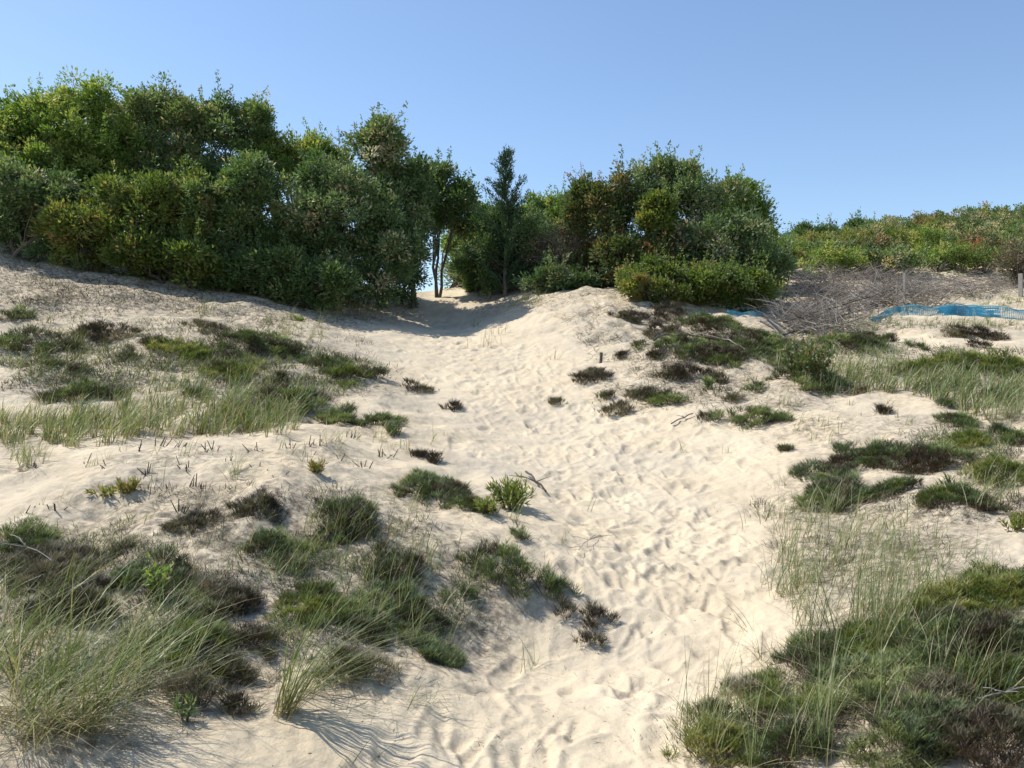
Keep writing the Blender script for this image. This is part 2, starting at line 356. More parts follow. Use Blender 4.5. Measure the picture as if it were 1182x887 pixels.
# ------------------------------------------------------------------ bushes and trees
def crown_mesh(mb, tips, lobes, leafL, leafW, n_per, dens, hue, rc=.27, shoots=.1, vspread=.17, inner=.35):
    """leaf clumps spread through a union of lobes"""
    C0 = np.array([l[0] for l in lobes]); R0 = np.array([l[1] for l in lobes])
    for li, (c, r) in enumerate(lobes):
        c = np.array(c); r = np.array(r)
        area = 4*np.pi*((r[0]*r[1])**1.6/3+(r[0]*r[2])**1.6/3+(r[1]*r[2])**1.6/3)**(1/1.6)
        nc = max(12, int(area*dens))
        u = nrm(rng.normal(size=(nc, 3)))
        u[:, 2] = np.where(u[:, 2] < -.5, -u[:, 2], u[:, 2])
        rad = rng.uniform(.66, 1.1, nc); k = rng.random(nc) < inner; rad[k] = rng.uniform(.3, .72, k.sum())
        rad *= np.clip(.98+.75*fbm(u[:, 0]*2.6+c[0], u[:, 2]*2.6+u[:, 1]*1.7+c[2], 3, li), .5, 1.13)
        P = c+u*r*rad[:, None]
        d = np.stack([(((P-C0[q])/R0[q])**2).sum(1) for q in range(len(lobes)) if q != li] or [np.full(nc, 9.)])
        P = P[d.min(0) > .3]; u = u[d.min(0) > .3]; nc = len(P)
        ok = P[:, 2] > H(P[:, 0], P[:, 1])+.02; P = P[ok]; u = u[ok]; nc = len(P)
        if nc == 0: continue
        tips.append((c, P))
        out = nrm(u/r)
        rep = rng.poisson(n_per, nc)+3; N = rep.sum(); j = np.repeat(np.arange(nc), rep)
        cr = rng.uniform(.45, 1.3, nc)*rc
        off = np.clip(rng.normal(size=(N, 3)), -1.7, 1.7)*cr[j][:, None]*np.array([.55, .55, .4])
        Q = P[j]+off
        D = out[j]*.4+nrm(off)*1.0+rng.normal(size=(N, 3))*.4+np.array([0, 0, .1])
        tone = hue+rng.normal(0, vspread*1.3, nc); v = np.clip(tone[j]+rng.normal(0, vspread, N), 0, 1)
        s = rng.uniform(.65, 1.2, N)
        leaves(mb, Q, D, leafL*s, leafW*s, v)
        # shoots that break the outline
        m = int(nc*shoots)
        for q in rng.choice(nc, m, replace=False) if m else []:
            if out[q, 2] < -.3: continue
            L = rng.uniform(.15, .6)*min(1, rc/.2); d0 = nrm(out[q]*.4+np.array([0, 0, .8])+rng.normal(0, .2, 3)); kk = int(L*60)
            tt = rng.random(kk); QQ = P[q]+d0*(tt*L+.08)[:, None]+rng.normal(0, .02, (kk, 3))
            DD = d0*.5+rng.normal(size=(kk, 3))*.7
            leaves(mb, QQ, DD, leafL*.8, leafW*.8, np.clip(tone[q]+rng.normal(0, vspread, kk), 0, 1))
def bush(label, px, py, Y, lobes, mat, leaf=(.10, .046), n_per=78, dens=6.3, hue=.45, name='bush', group=None, cat='bush', rc=.21,
         shoots=.3, stems=4, limb=9, inner=.45, vspread=.17, single=False, twr=1., skirt=True):
    bx = (px-CX)/F*Y; base = np.array([bx, Y, float(H(bx, Y))])
    e = empty(name, tuple(base), label, cat, group)
    LB = []
    for l in lobes:
        cx, cy, rx, ry = l[:4]; dY = l[4] if len(l) > 4 else 0; y = Y+dY
        c = ((cx-CX)/F*y, y, CAMZ+(CY-cy)/F*y); rr = rx/F*y
        LB.append((c, (rr, min(rr*1.0, 1.6)*(l[5] if len(l) > 5 else 1), ry/F*y)))
    for c, r in list(LB):
        for _ in range(5):
            u = nrm(rng.normal(size=3)*np.array([1, .8, .9])+np.array([0, -.35, .35])); k = rng.uniform(.28, .45)
            LB.append((tuple(np.array(c)+u*np.array(r)*.82), (r[0]*k, r[1]*k, r[2]*k*.9)))
    base_n = len(LB)//6
    LB[:base_n] = [(c, (r[0]*.9, r[1]*.9, r[2]*.9)) for c, r in LB[:base_n]]
    if not single and skirt:
        for c, r in list(LB[:base_n]):
            zb = float(H(c[0], c[1]-.2)); hz = c[2]-zb
            if c[2]-r[2] > zb-.1 and hz > .3:
                LB.append(((c[0]+rng.normal(0, .15)*r[0], c[1]+rng.uniform(-.1, .3), zb+hz*rng.uniform(.3, .45)), (r[0]*rng.uniform(.7, .95), r[1]*rng.uniform(.6, .9), hz*.55)))
    mb = MB(); tips = []
    crown_mesh(mb, tips, LB, leaf[0], leaf[1], n_per, dens, hue, rc, shoots, vspread, inner)
    mb.build('crown', M[mat], e, base)
    tb = MB()
    grp = [[np.array(LB[q][0]), []] for q in range(base_n)]
    for c, P in tips: grp[int(np.argmin([np.linalg.norm(g[0]-c) for g in grp]))][1].append(P)
    for c, P in [(g[0], np.concatenate(g[1])) for g in grp if g[1]]:
        for s in range(1 if single else max(1, stems//base_n)):
            b0 = base+np.array([rng.normal(0, .02 if single else .18), rng.normal(0, .02 if single else .12), 0]); b0[2] = float(H(b0[0], b0[1]))-.1
            hub = c+rng.normal(0, .1, 3)-np.array([0, 0, .2])
            if hub[2] < b0[2]+.3: hub[2] = b0[2]+.3
            st = wiggle(b0, hub, 7, .05); tube(tb, st, .045*twr, .022*twr, 6, rng.random())
            for q in rng.choice(len(P), min(limb, len(P)), replace=False):
                k = rng.integers(2, 7); lm = wiggle(st[k], P[q], 6, .07); tube(tb, lm, .018*twr, .004, 4, rng.random())
                for _ in range(2):
                    kk = rng.integers(2, 5); tube(tb, wiggle(lm[kk], lm[kk]+nrm(rng.normal(size=3)+np.array([0, 0, .6]))*rng.uniform(.25, .5), 4, .08), .007, .002, 4, rng.random())
    tb.build('trunk', M['bark'], e, base)
    LITTER_SHADE.append((base[0], base[1]-.3, 1.3, .75))
    return e

B = bush
B('tall pale green bush at the far left end of the thicket', -60, 300, 20.5, [(-60,190,85,85),(0,170,60,62)], 'leaf_bright', hue=.45)
B('wide bright green bush whose crown tops the thicket on the left', 60, 270, 20.5, [(45,175,70,75),(95,165,60,66),(40,225,55,50,-1),(100,215,52,46),(70,200,40,40,.6)], 'leaf_bright', hue=.5)
B('round green bush behind, just right of the wide bright one', 170, 270, 21.5, [(160,165,52,62),(205,158,45,52,.5),(190,210,55,45)], 'leaf_mid', hue=.55)
B('dark bush low at the left edge above bare sand', 20, 280, 18.4, [(15,235,55,36),(70,240,34,30)], 'leaf_dark', hue=.5)
B('tall bush with ragged loose top left of the fresh green one', 275, 290, 22, [(268,180,48,58),(290,150,24,28),(250,215,50,50)], 'leaf_mid', hue=.45, shoots=.2)
B('low yellow green bush at the foot of the left thicket', 100, 295, 18, [(100,262,38,20),(75,268,22,10)], 'leaf_olive', hue=.6, dens=9, rc=.2)
B('broad olive tinged bush in the middle front of the left thicket', 180, 318, 18.6, [(175,255,60,55),(215,245,45,45),(140,262,40,38)], 'leaf_olive', hue=.38)
B('dark leafy bush with pale leaning branch at its foot', 275, 325, 18.8, [(265,265,58,52),(300,235,45,48),(230,290,45,28)], 'leaf_mid', hue=.4)
B('fresh light green bush catching the sun behind the dark ones', 345, 300, 22.5, [(340,200,40,50),(375,215,36,45)], 'leaf_bright', hue=.55)
B('large dark green bush left of the sandy gap', 395, 350, 19.4, [(400,240,56,66),(375,295,50,42),(435,285,46,52),(340,300,35,30)], 'leaf_dark', hue=.5)
B('tall dark bush with reddish spindly top above the gap', 440, 345, 20.6, [(440,205,40,52),(440,163,18,20),(458,255,32,60)], 'leaf_dark', hue=.62, shoots=.25)
B('dark bush overhanging the shaded sand at the gap', 468, 345, 21.2, [(478,225,30,32),(468,290,17,45)], 'leaf_dark', hue=.35)
B('small tree with thin crooked trunk beside the sky gap', 505, 330, 22.5, [(505,225,32,28),(530,248,27,32),(498,252,24,20)], 'leaf_mid', name='small_tree', cat='tree', single=True, stems=2, hue=.4, limb=12)
B('small pale green bush behind the crooked trunk', 556, 312, 27, [(552,268,26,30),(535,290,25,20)], 'leaf_bright', hue=.4)
B('wispy dark bush right under the thin tree', 530, 322, 24, [(530,312,30,10),(545,300,22,14)], 'leaf_dark', dens=6, n_per=20, inner=.1, hue=.6)
B('wispy grey green shrub round the foot of the cedar', 585, 332, 21.8, [(560,290,28,34),(612,292,32,38),(585,270,26,26)], 'leaf_mid', dens=7, n_per=40, leaf=(.09,.03), inner=.3, hue=.25, stems=8, limb=14, twr=.7)
B('bright green bush behind the gap between cedar and russet bush', 645, 320, 26.5, [(640,258,38,30),(625,275,32,30)], 'leaf_bright', hue=.45)
B('brown twiggy half bare bush right of the cedar', 650, 332, 21, [(645,298,36,30),(668,285,24,30)], 'leaf_brown', dens=6.5, n_per=22, leaf=(.06,.02), hue=.4, limb=22, stems=8, twr=.7, inner=.3)
B('russet tinted bush with thin spire of twigs', 695, 332, 20.8, [(692,262,30,44),(672,245,14,28),(710,245,30,40)], 'leaf_red', hue=.33, shoots=.3)
B('tall dark bush with ragged top right of the russet one', 765, 330, 21.5, [(745,250,42,52),(778,212,30,24),(805,250,45,48)], 'leaf_dark', hue=.66, shoots=.3)
B('yellow green bush set in the dark bushes', 765, 330, 20.2, [(762,248,17,18),(752,262,14,10)], 'leaf_olive', hue=.45, rc=.18, dens=14)
B('fresh green bush on the sunny right shoulder of the dark group', 845, 330, 23.5, [(838,250,42,40),(868,280,36,40)], 'leaf_bright', hue=.5)
B('wide dark bush with dry tinted leaves at the right', 850, 345, 20.6, [(840,290,52,44),(800,300,40,34),(875,310,32,36)], 'leaf_dark', hue=.62)
B('spindly mixed bush at the left foot of the dark group', 730, 335, 20.3, [(722,300,32,28),(755,302,34,30)], 'leaf_red', hue=.42)
B('low fresh green shrub spreading onto sand', 790, 345, 18.8, [(790,330,42,15),(750,318,30,16),(835,325,44,20),(870,332,26,16)], 'leaf_olive', hue=.35, leaf=(.07,.045), dens=11, rc=.17)
B('yellow tipped low shrub at the brow of the pale sand', 765, 348, 18.2, [(768,338,22,9),(740,330,20,9)], 'leaf_olive', hue=.6, leaf=(.06,.04), dens=12, rc=.14)

B('dark low bush filling the space right behind the cedar', 612, 330, 23.5, [(612,285,26,34),(590,300,26,26)], 'leaf_dark', hue=.5)
B('dark green bush under the russet canopy', 690, 332, 22.5, [(690,308,36,22),(655,318,26,14)], 'leaf_dark', hue=.45)
B('low dark bush with pale grass at its foot right of the cedar', 632, 334, 20.6, [(630,326,28,12),(660,326,24,10)], 'leaf_dark', hue=.6, rc=.17, dens=10)
B('low green shrub at the left foot of the cedar', 556, 322, 22.6, [(552,312,20,14),(568,318,14,12)], 'leaf_mid', hue=.3, rc=.17, dens=10)
B('shade dark undergrowth bush at the lowest corner of the left thicket', 340, 345, 18.3, [(330,318,44,22),(372,326,34,22),(285,312,34,16)], 'leaf_mid', hue=.3, rc=.2, dens=8)
B('shade dark undergrowth bush below the olive tinged one', 215, 322, 18.0, [(210,300,48,18),(160,292,34,16)], 'leaf_olive', hue=.3, rc=.2, dens=8)
# eastern red cedar
def cedar():
    Y = 21.4; bx = (583-CX)/F*Y; b = np.array([bx, Y, float(H(bx, Y))]); top = CAMZ+(CY-178)/F*Y
    e = empty('cedar_tree', tuple(b), 'slim dark cedar standing alone against the sky', 'tree')
    tb = MB(); tr = wiggle(b-np.array([0, 0, .1]), (bx+.02, Y, top), 10, .012); tube(tb, tr, .055, .008, 7, .6)
    mb = MB(); hh = top-b[2]
    for k in range(95):
        t = .03+.97*((k+rng.random())/95)**.95; z = b[2]+hh*t; i = min(8, int(t*9)); c = tr[i]+(tr[i+1]-tr[i])*(t*9-i)
        rr = (.10+.8*(1-t)**1.25)*(1.6 if rng.random() < .15 else rng.uniform(.55, 1.1))
        a = rng.random()*6.28; d = np.array([math.cos(a), math.sin(a)*.8, .55+.7*t]); d = d/np.linalg.norm(d[:2])
        tip = c+d*rr; br = wiggle(c, tip, 6, .05); tube(tb, br, .012, .004, 4, .5)
        n = int(190*(.15+rr))
        q = rng.uniform(.1, 1.05, n); Pp = c+(tip-c)*q[:, None]+rng.normal(0, .032, (n, 3))
        D = nrm(tip-c)*.9+rng.normal(size=(n, 3))*.5+np.array([0, 0, .3])
        leaves(mb, Pp, D, rng.uniform(.05, .11, n), .022, np.clip(rng.normal(.5, .2, n), 0, 1))
    mb.build('crown', M['needle'], e, b); tb.build('trunk', M['bark'], e, b)
cedar()
# bare spindly sapling poking above the russet bush
def spire(px, py0, py1, Y, label):
    bx = (px-CX)/F*Y; z0 = float(H(bx, Y)); z1 = CAMZ+(CY-py1)/F*Y
    e = empty('spindly_sapling', (bx, Y, z0), label, 'tree')
    tb = MB(); mb = MB(); tr = wiggle((bx, Y, z0-.1), (bx, Y, z1), 9, .02); tube(tb, tr, .014, .004, 5, .4)
    for k in range(26):
        t = rng.uniform(.62, 1); i = min(7, int(t*8)); c = tr[i]+(tr[i+1]-tr[i])*(t*8-i)
        tip = c+nrm(rng.normal(size=3)*np.array([1, 1, .3])+np.array([0, 0, .8]))*rng.uniform(.12, .45); tube(tb, wiggle(c, tip, 4, .06), .007, .003, 4, .4)
        n = 9; P = c+(tip-c)*rng.uniform(.3, 1.1, n)[:, None]+rng.normal(0, .02, (n, 3))
        leaves(mb, P, rng.normal(size=(n, 3)), .06, .03, rng.uniform(.4, 1, n))
    mb.build('crown', M['leaf_red'], e, (bx, Y, z0)); tb.build('trunk', M['bark'], e, (bx, Y, z0))
spire(672, 300, 203, 21.3, 'thin spindly sapling rising above the russet bush')
spire(392, 300, 150, 21.6, 'thin twiggy sapling rising above the large dark bush')
spire(760, 300, 186, 21.9, 'thin bare topped sapling rising above the dark ragged bush')

# low thicket on the right hand dune: individual shrubs built from a few crowns
protos = []
def low_shrub(x, y, r, h, mat, hue, seed):
    z = float(H(x, y)); e = empty('dune_shrub', (x, y, z), 'low leafy shrub in the dense thicket covering the dune above the dead brush', 'shrub', 'low shrubs of the thicket on the far dune')
    mb = MB(); tips = []; crown_mesh(mb, tips, [((x, y, z+h*.5), (r, r, h*.55)), ((x+r*.5, y+.1, z+h*.45), (r*.6, r*.6, h*.4))], .08, .05, 50, 7.5, hue, .17, .04, .22, .35)
    mb.build('crown', M[mat], e, (x, y, z)); tb = MB()
    for c, P in tips:
        for q in rng.choice(len(P), min(12, len(P)), replace=False): tube(tb, wiggle((x, y, z-.05), P[q], 6, .07), .014, .003, 4, rng.random())
    tb.build('trunk', M['twig'], e, (x, y, z))
    return e
mats = ['leaf_olive', 'leaf_mid', 'leaf_olive', 'leaf_mid', 'leaf_olive', 'leaf_bright']
k = 0
for yy, h0 in ((24.2, .8), (25.8, 1.0), (27.6, 1.05), (29.6, 1.1), (32, 1.15), (35, 1.2)):
    xa = (903-CX)/F*yy; xb = (1240-CX)/F*yy; x = xa
    while x < xb+yy*.22:
        px = CX+x/yy*F
        if yy > 25 or px > 930:
            low_shrub(x+rng.normal(0, .15), yy+rng.normal(0, .3), rng.uniform(.7, 1.0), h0*rng.uniform(.82, 1.05), mats[rng.integers(0, 6)] if rng.random() < .88 else 'leaf_red', rng.uniform(.4, .62), k); k += 1
        x += rng.uniform(1.15, 1.5)
for px, Y, ph in ((925,33,262),(950,34,262),(985,34,258),(1010,35,263)):
    bush('dark round treetop showing over the crest of the shrubby dune', px, 300, Y, [(px,ph+14,15,13)], 'leaf_dark', dens=6, stems=2, group='treetops behind the shrubby dune', name='far_bush')
B('pale dry leaved shrub standing at the right edge behind the brush', 1176, 325, 22.5, [(1172,305,16,24)], 'leaf_brown', leaf=(.07,.03), dens=8, n_per=18, hue=.8)

# ------------------------------------------------------------------ dead brush, fallen snow fence, posts, blue net
def brush(name, label, patches, kind='stuff', cat='dead brush', mat='twig', L=(.35, 1.0), up=.35, r=.006, bias=None):
    mb = MB()
    for cx, cy, rx, ry, n in patches:
        x, y, z, rr = inside(cx, cy, rx, ry, n)
        for q in range(n):
            a = rng.random()*6.28 if bias is None else bias+rng.normal(0, .5)
            l = rng.uniform(*L); p0 = np.array([x[q], y[q], z[q]+rng.random()*up*.5])
            p1 = p0+np.array([math.cos(a)*l, math.sin(a)*l*.7, 0]); p1[2] = float(H(p1[0], p1[1]))+rng.random()*up
            pts = wiggle(p0, p1, 5, .07); tube(mb, pts, r*rng.uniform(.5, 1.3), .002, 4, rng.random())
            for _ in range(2):
                k = rng.integers(1, 4); tube(mb, wiggle(pts[k], pts[k]+np.array([math.cos(a+rng.normal(0, .7))*l*.35, math.sin(a+rng.normal(0, .7))*l*.3, rng.uniform(-.02, .15)]), 4, .05), r*.5, .0015, 4, rng.random())
        for q in range(0, n, 10): LITTER_SHADE.append((x[q], y[q], .5, .35))
    o = mb.build(name, M[mat]); tag(o, label, cat, kind=kind); return o
brush('dead_brush', 'tangled grey dead branches covering the slope under the shrubby dune', [(985,340,85,22,750),(940,372,50,24,420),(1060,352,40,10,120)], L=(.25, .8), up=.6, r=.008)
brush('dead_limbs', 'thicker pale grey dead limbs heaped on top of the brush pile', [(980,335,60,16,50),(930,372,35,16,20)], L=(.4, .9), up=.6, r=.011, mat='twig')
brush('dead_brush', 'grey dead branches lying behind the blue net at the right', [(1110,335,75,10,330)], L=(.3, .8), up=.3, r=.008)

def snow_fence():
    pts = [at(905+q*11.0, 392-q*3.7) for q in range(13)]
    x0, y0, z0 = pts[0]; mb = MB()
    e = empty('fallen_fence', (x0, y0, z0), 'collapsed grey slat snow fence lying along the brush', 'fence')
    for q in range(52):
        t = q/51*12; i = min(11, int(t)); p = np.array(pts[i])*(1-(t-i))+np.array(pts[i+1])*(t-i)
        p[2] = float(H(p[0], p[1]))+.02; a = R(140)+rng.normal(0, .25); tl = rng.uniform(.15, .8)
        L = rng.uniform(.4, .75); d = np.array([math.cos(a)*math.cos(tl), math.sin(a)*math.cos(tl)*.8, math.sin(tl)])
        if rng.random() < .8: tube(mb, [p, p+d*L*.5, p+d*L], .02, .017, 4, rng.random())
    mb.build('slats', M['board'], e, (x0, y0, z0)); wb = MB()
    for dz in (.08, .3): tube(wb, [(p[0], p[1]+dz*.2, float(H(p[0], p[1]))+dz) for p in pts], .012, .012, 4, .3)
    wb.build('wire', M['stub'], e, (x0, y0, z0))
snow_fence()
def post(px, pb, pt, label, r=.035, mat='board', tilt=0, name='fence_post', cat='post', cap=True):
    x, y, z = at(px, pb); h = (pb-pt)/F*y; mb = MB()
    t = np.array([tilt*h, 0, h]); p = np.array([x, y, z-.15]); tp = np.array([x, y, z])+t
    tube(mb, [p, p+(tp-p)*.5, tp, tp+(tp-p)*.001], r, r*.92, 4, .5)
    o = mb.build(name, M[mat], None, (x, y, z)); tag(o, label, cat)
post(1044, 352, 316, 'grey weathered wooden post where the blue net begins')
post(1178, 342, 316, 'stout grey wooden post at the right edge of the brush', r=.06)
post(883, 352, 310, 'thin straight rusty stake in front of the dark bushes', r=.014, mat='rust', name='metal_stake', cat='stake')
post(905, 342, 318, 'short leaning rusty stake by the far end of net', r=.016, mat='rust', tilt=.25, name='metal_stake', cat='stake')
post(1003, 345, 312, 'thin grey leaning stick in the middle of the brush', r=.012, mat='twig', tilt=.3, name='dead_stick', cat='stick')
post(693, 418, 407, 'short dark stub of wood upright in the pale sand', r=.025, mat='stub', tilt=.1, name='wood_stub', cat='wood stub')

def net(px0, py0, px1, py1, h, label, sag=.1, slack=.5, lean=.4, fold=None):
    n = 60; T = np.linspace(0, 1, n)
    px = px0+(px1-px0)*T; py = py0+(py1-py0)*T+sag*np.sin(T*np.pi)*10
    x, y, z = unproj(px, py); y = np.convolve(np.pad(y, 4, 'edge'), np.ones(9)/9, 'valid'); x = (px-CX)/F*y
    z = H(x, y); mb = MB(); m = 10
    prof = np.linspace(0, 1, m); G = np.zeros((n, m, 3))
    for j, s in enumerate(prof):
        wob = .06*np.sin(T*19+s*3)+.05*vnoise(T*14, T*0+s*3, 2)
        hh = h*(1+.35*vnoise(T*6, T*0, 3)*2)*(.55+.45*np.sin(np.clip(T*np.pi, .4, 2.75)))
        G[:, j] = np.stack([x, y+s*hh*lean+wob*s, z-.02+s*hh], -1)
    def strand(a, b, w):
        # ribbon along polyline a..; b = offset direction
        P = a; k = len(P); V = np.stack([P-b*w/2, P+b*w/2], 1).reshape(-1, 3)
        i = np.arange(k-1)*2; mb.add(V, np.stack([i, i+1, i+3, i+2], -1), rng.uniform(.2, .9))
    for j in range(m): strand(G[:, j], np.array([0, .15, 1.])*1, .010 if j not in (0, m-1) else .025)
    L = np.linalg.norm(np.diff(G[:, 0], axis=0), axis=1).sum(); cols = int(L/.045)
    for c in range(cols):
        t = c/cols*(n-1); i = min(n-2, int(t)); col = G[i]*(1-(t-i))+G[i+1]*(t-i); strand(col, np.array([1, .1, 0.]), .010)
    if fold:
        i0, i1 = int(fold[0]*n), int(fold[1]*n)
        for off in (-.05, -.09):
            for j in range(1, m-2): P = G[i0+rng.integers(0, 9):i1-rng.integers(0, 12), j]+np.array([0, off, .012]); V = np.stack([P-np.array([0, .1, 1])*.013, P+np.array([0, .1, 1])*.009], 1).reshape(-1, 3); i = np.arange(len(P)-1)*2; mb.add(V, np.stack([i, i+1, i+3, i+2], -1), rng.uniform(0, .5))
    o = mb.build('plastic_netting', M['net'], None, (float(x[0]), float(y[0]), float(z[0]))); tag(o, label, 'netting')
net(1040, 364, 1200, 371, .27, 'long blue plastic netting standing along the far side of the bare sand', sag=-.2, fold=(.25, .72))
net(1008, 374, 1042, 358, .16, 'short pale blue strip of netting slanting down from the wooden post', lean=.6, sag=0)
net(840, 364, 905, 363, .13, 'low blue netting half buried below the dark bushes', sag=.3)
net(880, 348, 900, 338, .16, 'faded blue green netting climbing behind the rusty stakes', sag=0)

# ------------------------------------------------------------------ heather, one by one
Hh = heather
Hh(30,402,38,13,'dark','dark heather cushion at the left edge beneath the bare slope')
Hh(118,388,34,10,'dead','grey brown half dead heather below the thicket, left')
Hh(10,365,18,7,'dark','small dark heather in dappled shade at the left edge')
Hh(292,395,38,16,'dark','dark heather cushion at the top of the left slope, brown at one end')
Hh(335,408,24,8,'dark','flat heather just below the topmost dark cushion')
Hh(235,378,20,6,'dead','brown heather patch left of the topmost dark cushion')
Hh(385,420,30,9,'dark','rounded heather cushion nearest the upper path, paler top')
Hh(432,434,20,6,'dark','brownish heather tongue pointing at the upper path')
Hh(398,438,26,9,'green','dull green heather under the rounded upper cushion')
Hh(95,458,38,9,'dark','long dark heather cushion behind the band of grass')
Hh(340,465,34,11,'dark','heather cushion with grass blades at the right end of the grass band')
Hh(390,478,26,13,'dark','heather mound with brown peak beside the middle path')
Hh(437,484,23,10,'dark','heather mound touching the pale path edge at mid slope')
Hh(482,449,12,5,'dead','small brown heather bit left of the upper path')
Hh(522,471,10,3,'dead','tiny flat brown heather lying in the path sand')
Hh(205,408,34,8,'green','light green heather streak in the upper left slope')
Hh(275,432,30,9,'green','yellow green heather streak above the grass band')
Hh(500,562,41,22,'dark','round dark heather cushion alone on the left mound beside the path')
Hh(548,580,22,10,'dark','low heather tail between the round cushion and yellow green plant')
Hh(222,602,22,12,'dead','almost black dead heather on the left mound')
Hh(300,588,30,13,'dead','sprawling grey dead heather in the middle of left mound')
Hh(398,610,38,24,'dark','dark heather laced with tall blades left of the round cushion')
Hh(310,628,26,20,'dark','upright dark heather clump in the middle of left mound')
Hh(560,648,30,16,'dark','blue green heather at the upper end of the long cushion')
Hh(600,672,50,20,'dark','long wide heather cushion drooping toward the path', hh=1.2)
Hh(462,662,34,16,'dark','soft grey green heather above the lower left group')
Hh(480,700,40,22,'dark','blue green heather in the middle of the lower left group')
Hh(505,752,28,16,'dark','dark heather ending the lower group above bare sand')
Hh(412,776,32,15,'dead','russet brown heather cushion right of the big grass tuft')
Hh(420,712,40,22,'dark','mid green heather left of the blue green one')
Hh(365,700,36,22,'green','greener heather behind the big leaning grass tuft')
Hh(690,716,18,9,'dead','brown heather scrap with a pale blade at the path edge')
Hh(682,743,14,7,'dead','lowest small brown heather beside the path')
Hh(652,712,10,6,'dead','tiny brown heather between long cushion and path')
Hh(22,630,42,20,'dark','blue green heather at the left edge of the foreground')
Hh(55,655,50,28,'dead','dark purple brown heather in the left foreground', hh=1.3)
Hh(95,700,50,28,'dead','brown heather half hidden under the big grass bed')
Hh(175,675,45,22,'dark','heather with bright leafy sprig in the left foreground')
Hh(255,695,42,22,'dead','brown heather in the middle left foreground')
Hh(215,740,50,24,'green','bright green heather beside the big grass bed')
Hh(262,772,30,18,'dead','rust brown heather cushion at the end of the bright green one')
Hh(300,740,24,12,'dead','thin brown heather left of the leaning grass tuft')
Hh(238,815,50,8,'dead','flat brown heather fringe on the sand below the grass bed')
# right side
Hh(770,363,20,5,'dead','brown heather tip at the brow of the right dune')
Hh(820,372,32,9,'dark','upper arm of the dark heather mat on the right dune')
Hh(865,392,46,15,'dark','large dark heather mat on the right dune, widest part', hh=.8)
Hh(905,412,32,14,'dark','heather mat merging into grass on the right dune', hh=.8)
Hh(800,408,40,10,'dark','lower arm of the dark heather mat ending in pale sand')
Hh(842,416,26,9,'dark','dark heather hump under the large mat')
Hh(730,370,28,5,'dead','grey twiggy dead heather on the pale dune brow')
Hh(770,385,24,5,'dead','thin dead heather strip between the two arms of the mat')
Hh(686,437,20,7,'dead','fan of dead grey heather alone on the pale sand')
Hh(640,465,6,3,'dead','single tiny dark heather in the middle of the path')
Hh(742,458,18,6,'dead','dead heather strip slanting over the pale right slope')
Hh(712,476,20,4,'dead','lowest left dead heather on the pale right slope')
Hh(768,464,22,6,'dark','small brown green heather pair on the pale right slope')
Hh(820,480,11,7,'dark','small round heather left of its twins on the right slope')
Hh(866,486,22,9,'dark','roundest small heather cushion in the row on the right slope')
Hh(900,482,13,7,'dark','brown tipped small heather at the right end of the row')
Hh(790,435,30,6,'dead','thin dead stems mat below the lower heather arm')
Hh(935,442,34,11,'dark','dark heather beneath the brown leaved shrub')
Hh(1015,391,18,4,'dark','small heather left of the bare sand by the net')
Hh(980,398,30,6,'dark','grey heather in front of the fallen fence')
Hh(1107,386,18,4,'dead','dark small heather in the middle of the bare sand by the net')
Hh(1145,388,16,6,'dead','grey heather right of the bare sand by the net')
Hh(1080,428,42,7,'green','green heather strip above the right grass band')
Hh(1140,425,46,12,'green','yellow green heather spread at the right edge')
Hh(1106,487,21,8,'dark','lone rounded heather on sand at the right')
Hh(1165,505,26,12,'dark','heather at the right edge below the grass')
Hh(1115,515,26,8,'green','loose green heather right of the large ring')
Hh(955,548,30,13,'dark','heather ring, far left bend')
Hh(1010,532,44,13,'dark','heather ring, top arc with brown tips')
Hh(1075,535,34,10,'dark','heather ring, top right arc')
Hh(968,574,36,16,'dark','heather ring, bottom left and largest lobe')
Hh(1035,566,32,11,'dark','heather ring, low bar inside the ring')
Hh(1108,566,34,17,'dark','heather ring, bottom right lobe')
Hh(1160,548,34,14,'green','loose green heather right of the ring')
Hh(1078,578,20,6,'green','small green heather under the right lobe of the ring')
Hh(940,757,34,17,'dark','round heather cushion leading the right foreground bed')
Hh(1010,745,45,20,'green','green heather under tall grass in the right foreground')
Hh(1085,705,46,16,'green','fresh green heather in front of the small sand ridge')
Hh(1150,690,46,20,'green','bright green heather at the right edge below the sand ridge')
Hh(1090,752,60,28,'dark','large dark heather bed in the right foreground')
Hh(1155,745,48,34,'dark','purple grey heather bed at the right edge')
Hh(862,800,22,11,'dead','dark brown heather at the path side of the right bed')
Hh(915,805,45,20,'green','green heather along the path side of the right bed')
Hh(820,828,20,8,'dead','brown scrap of heather in the sand beside the right bed')
Hh(985,805,60,26,'dark','dark heather in the centre of the right foreground bed')
Hh(1150,795,50,26,'green','light green tipped heather near the bottom right')
Hh(830,868,46,15,'green','bright green heather mat at the bottom edge, right of the path')
Hh(925,862,60,24,'dark','heather with straw litter at the bottom edge')
Hh(1040,862,70,34,'dark','blue green heather at the bottom right')
Hh(1140,868,60,36,'dark','dark heather filling the bottom right corner')
Hh(1075,815,45,22,'dead','rust brown heather patch in the right bed')
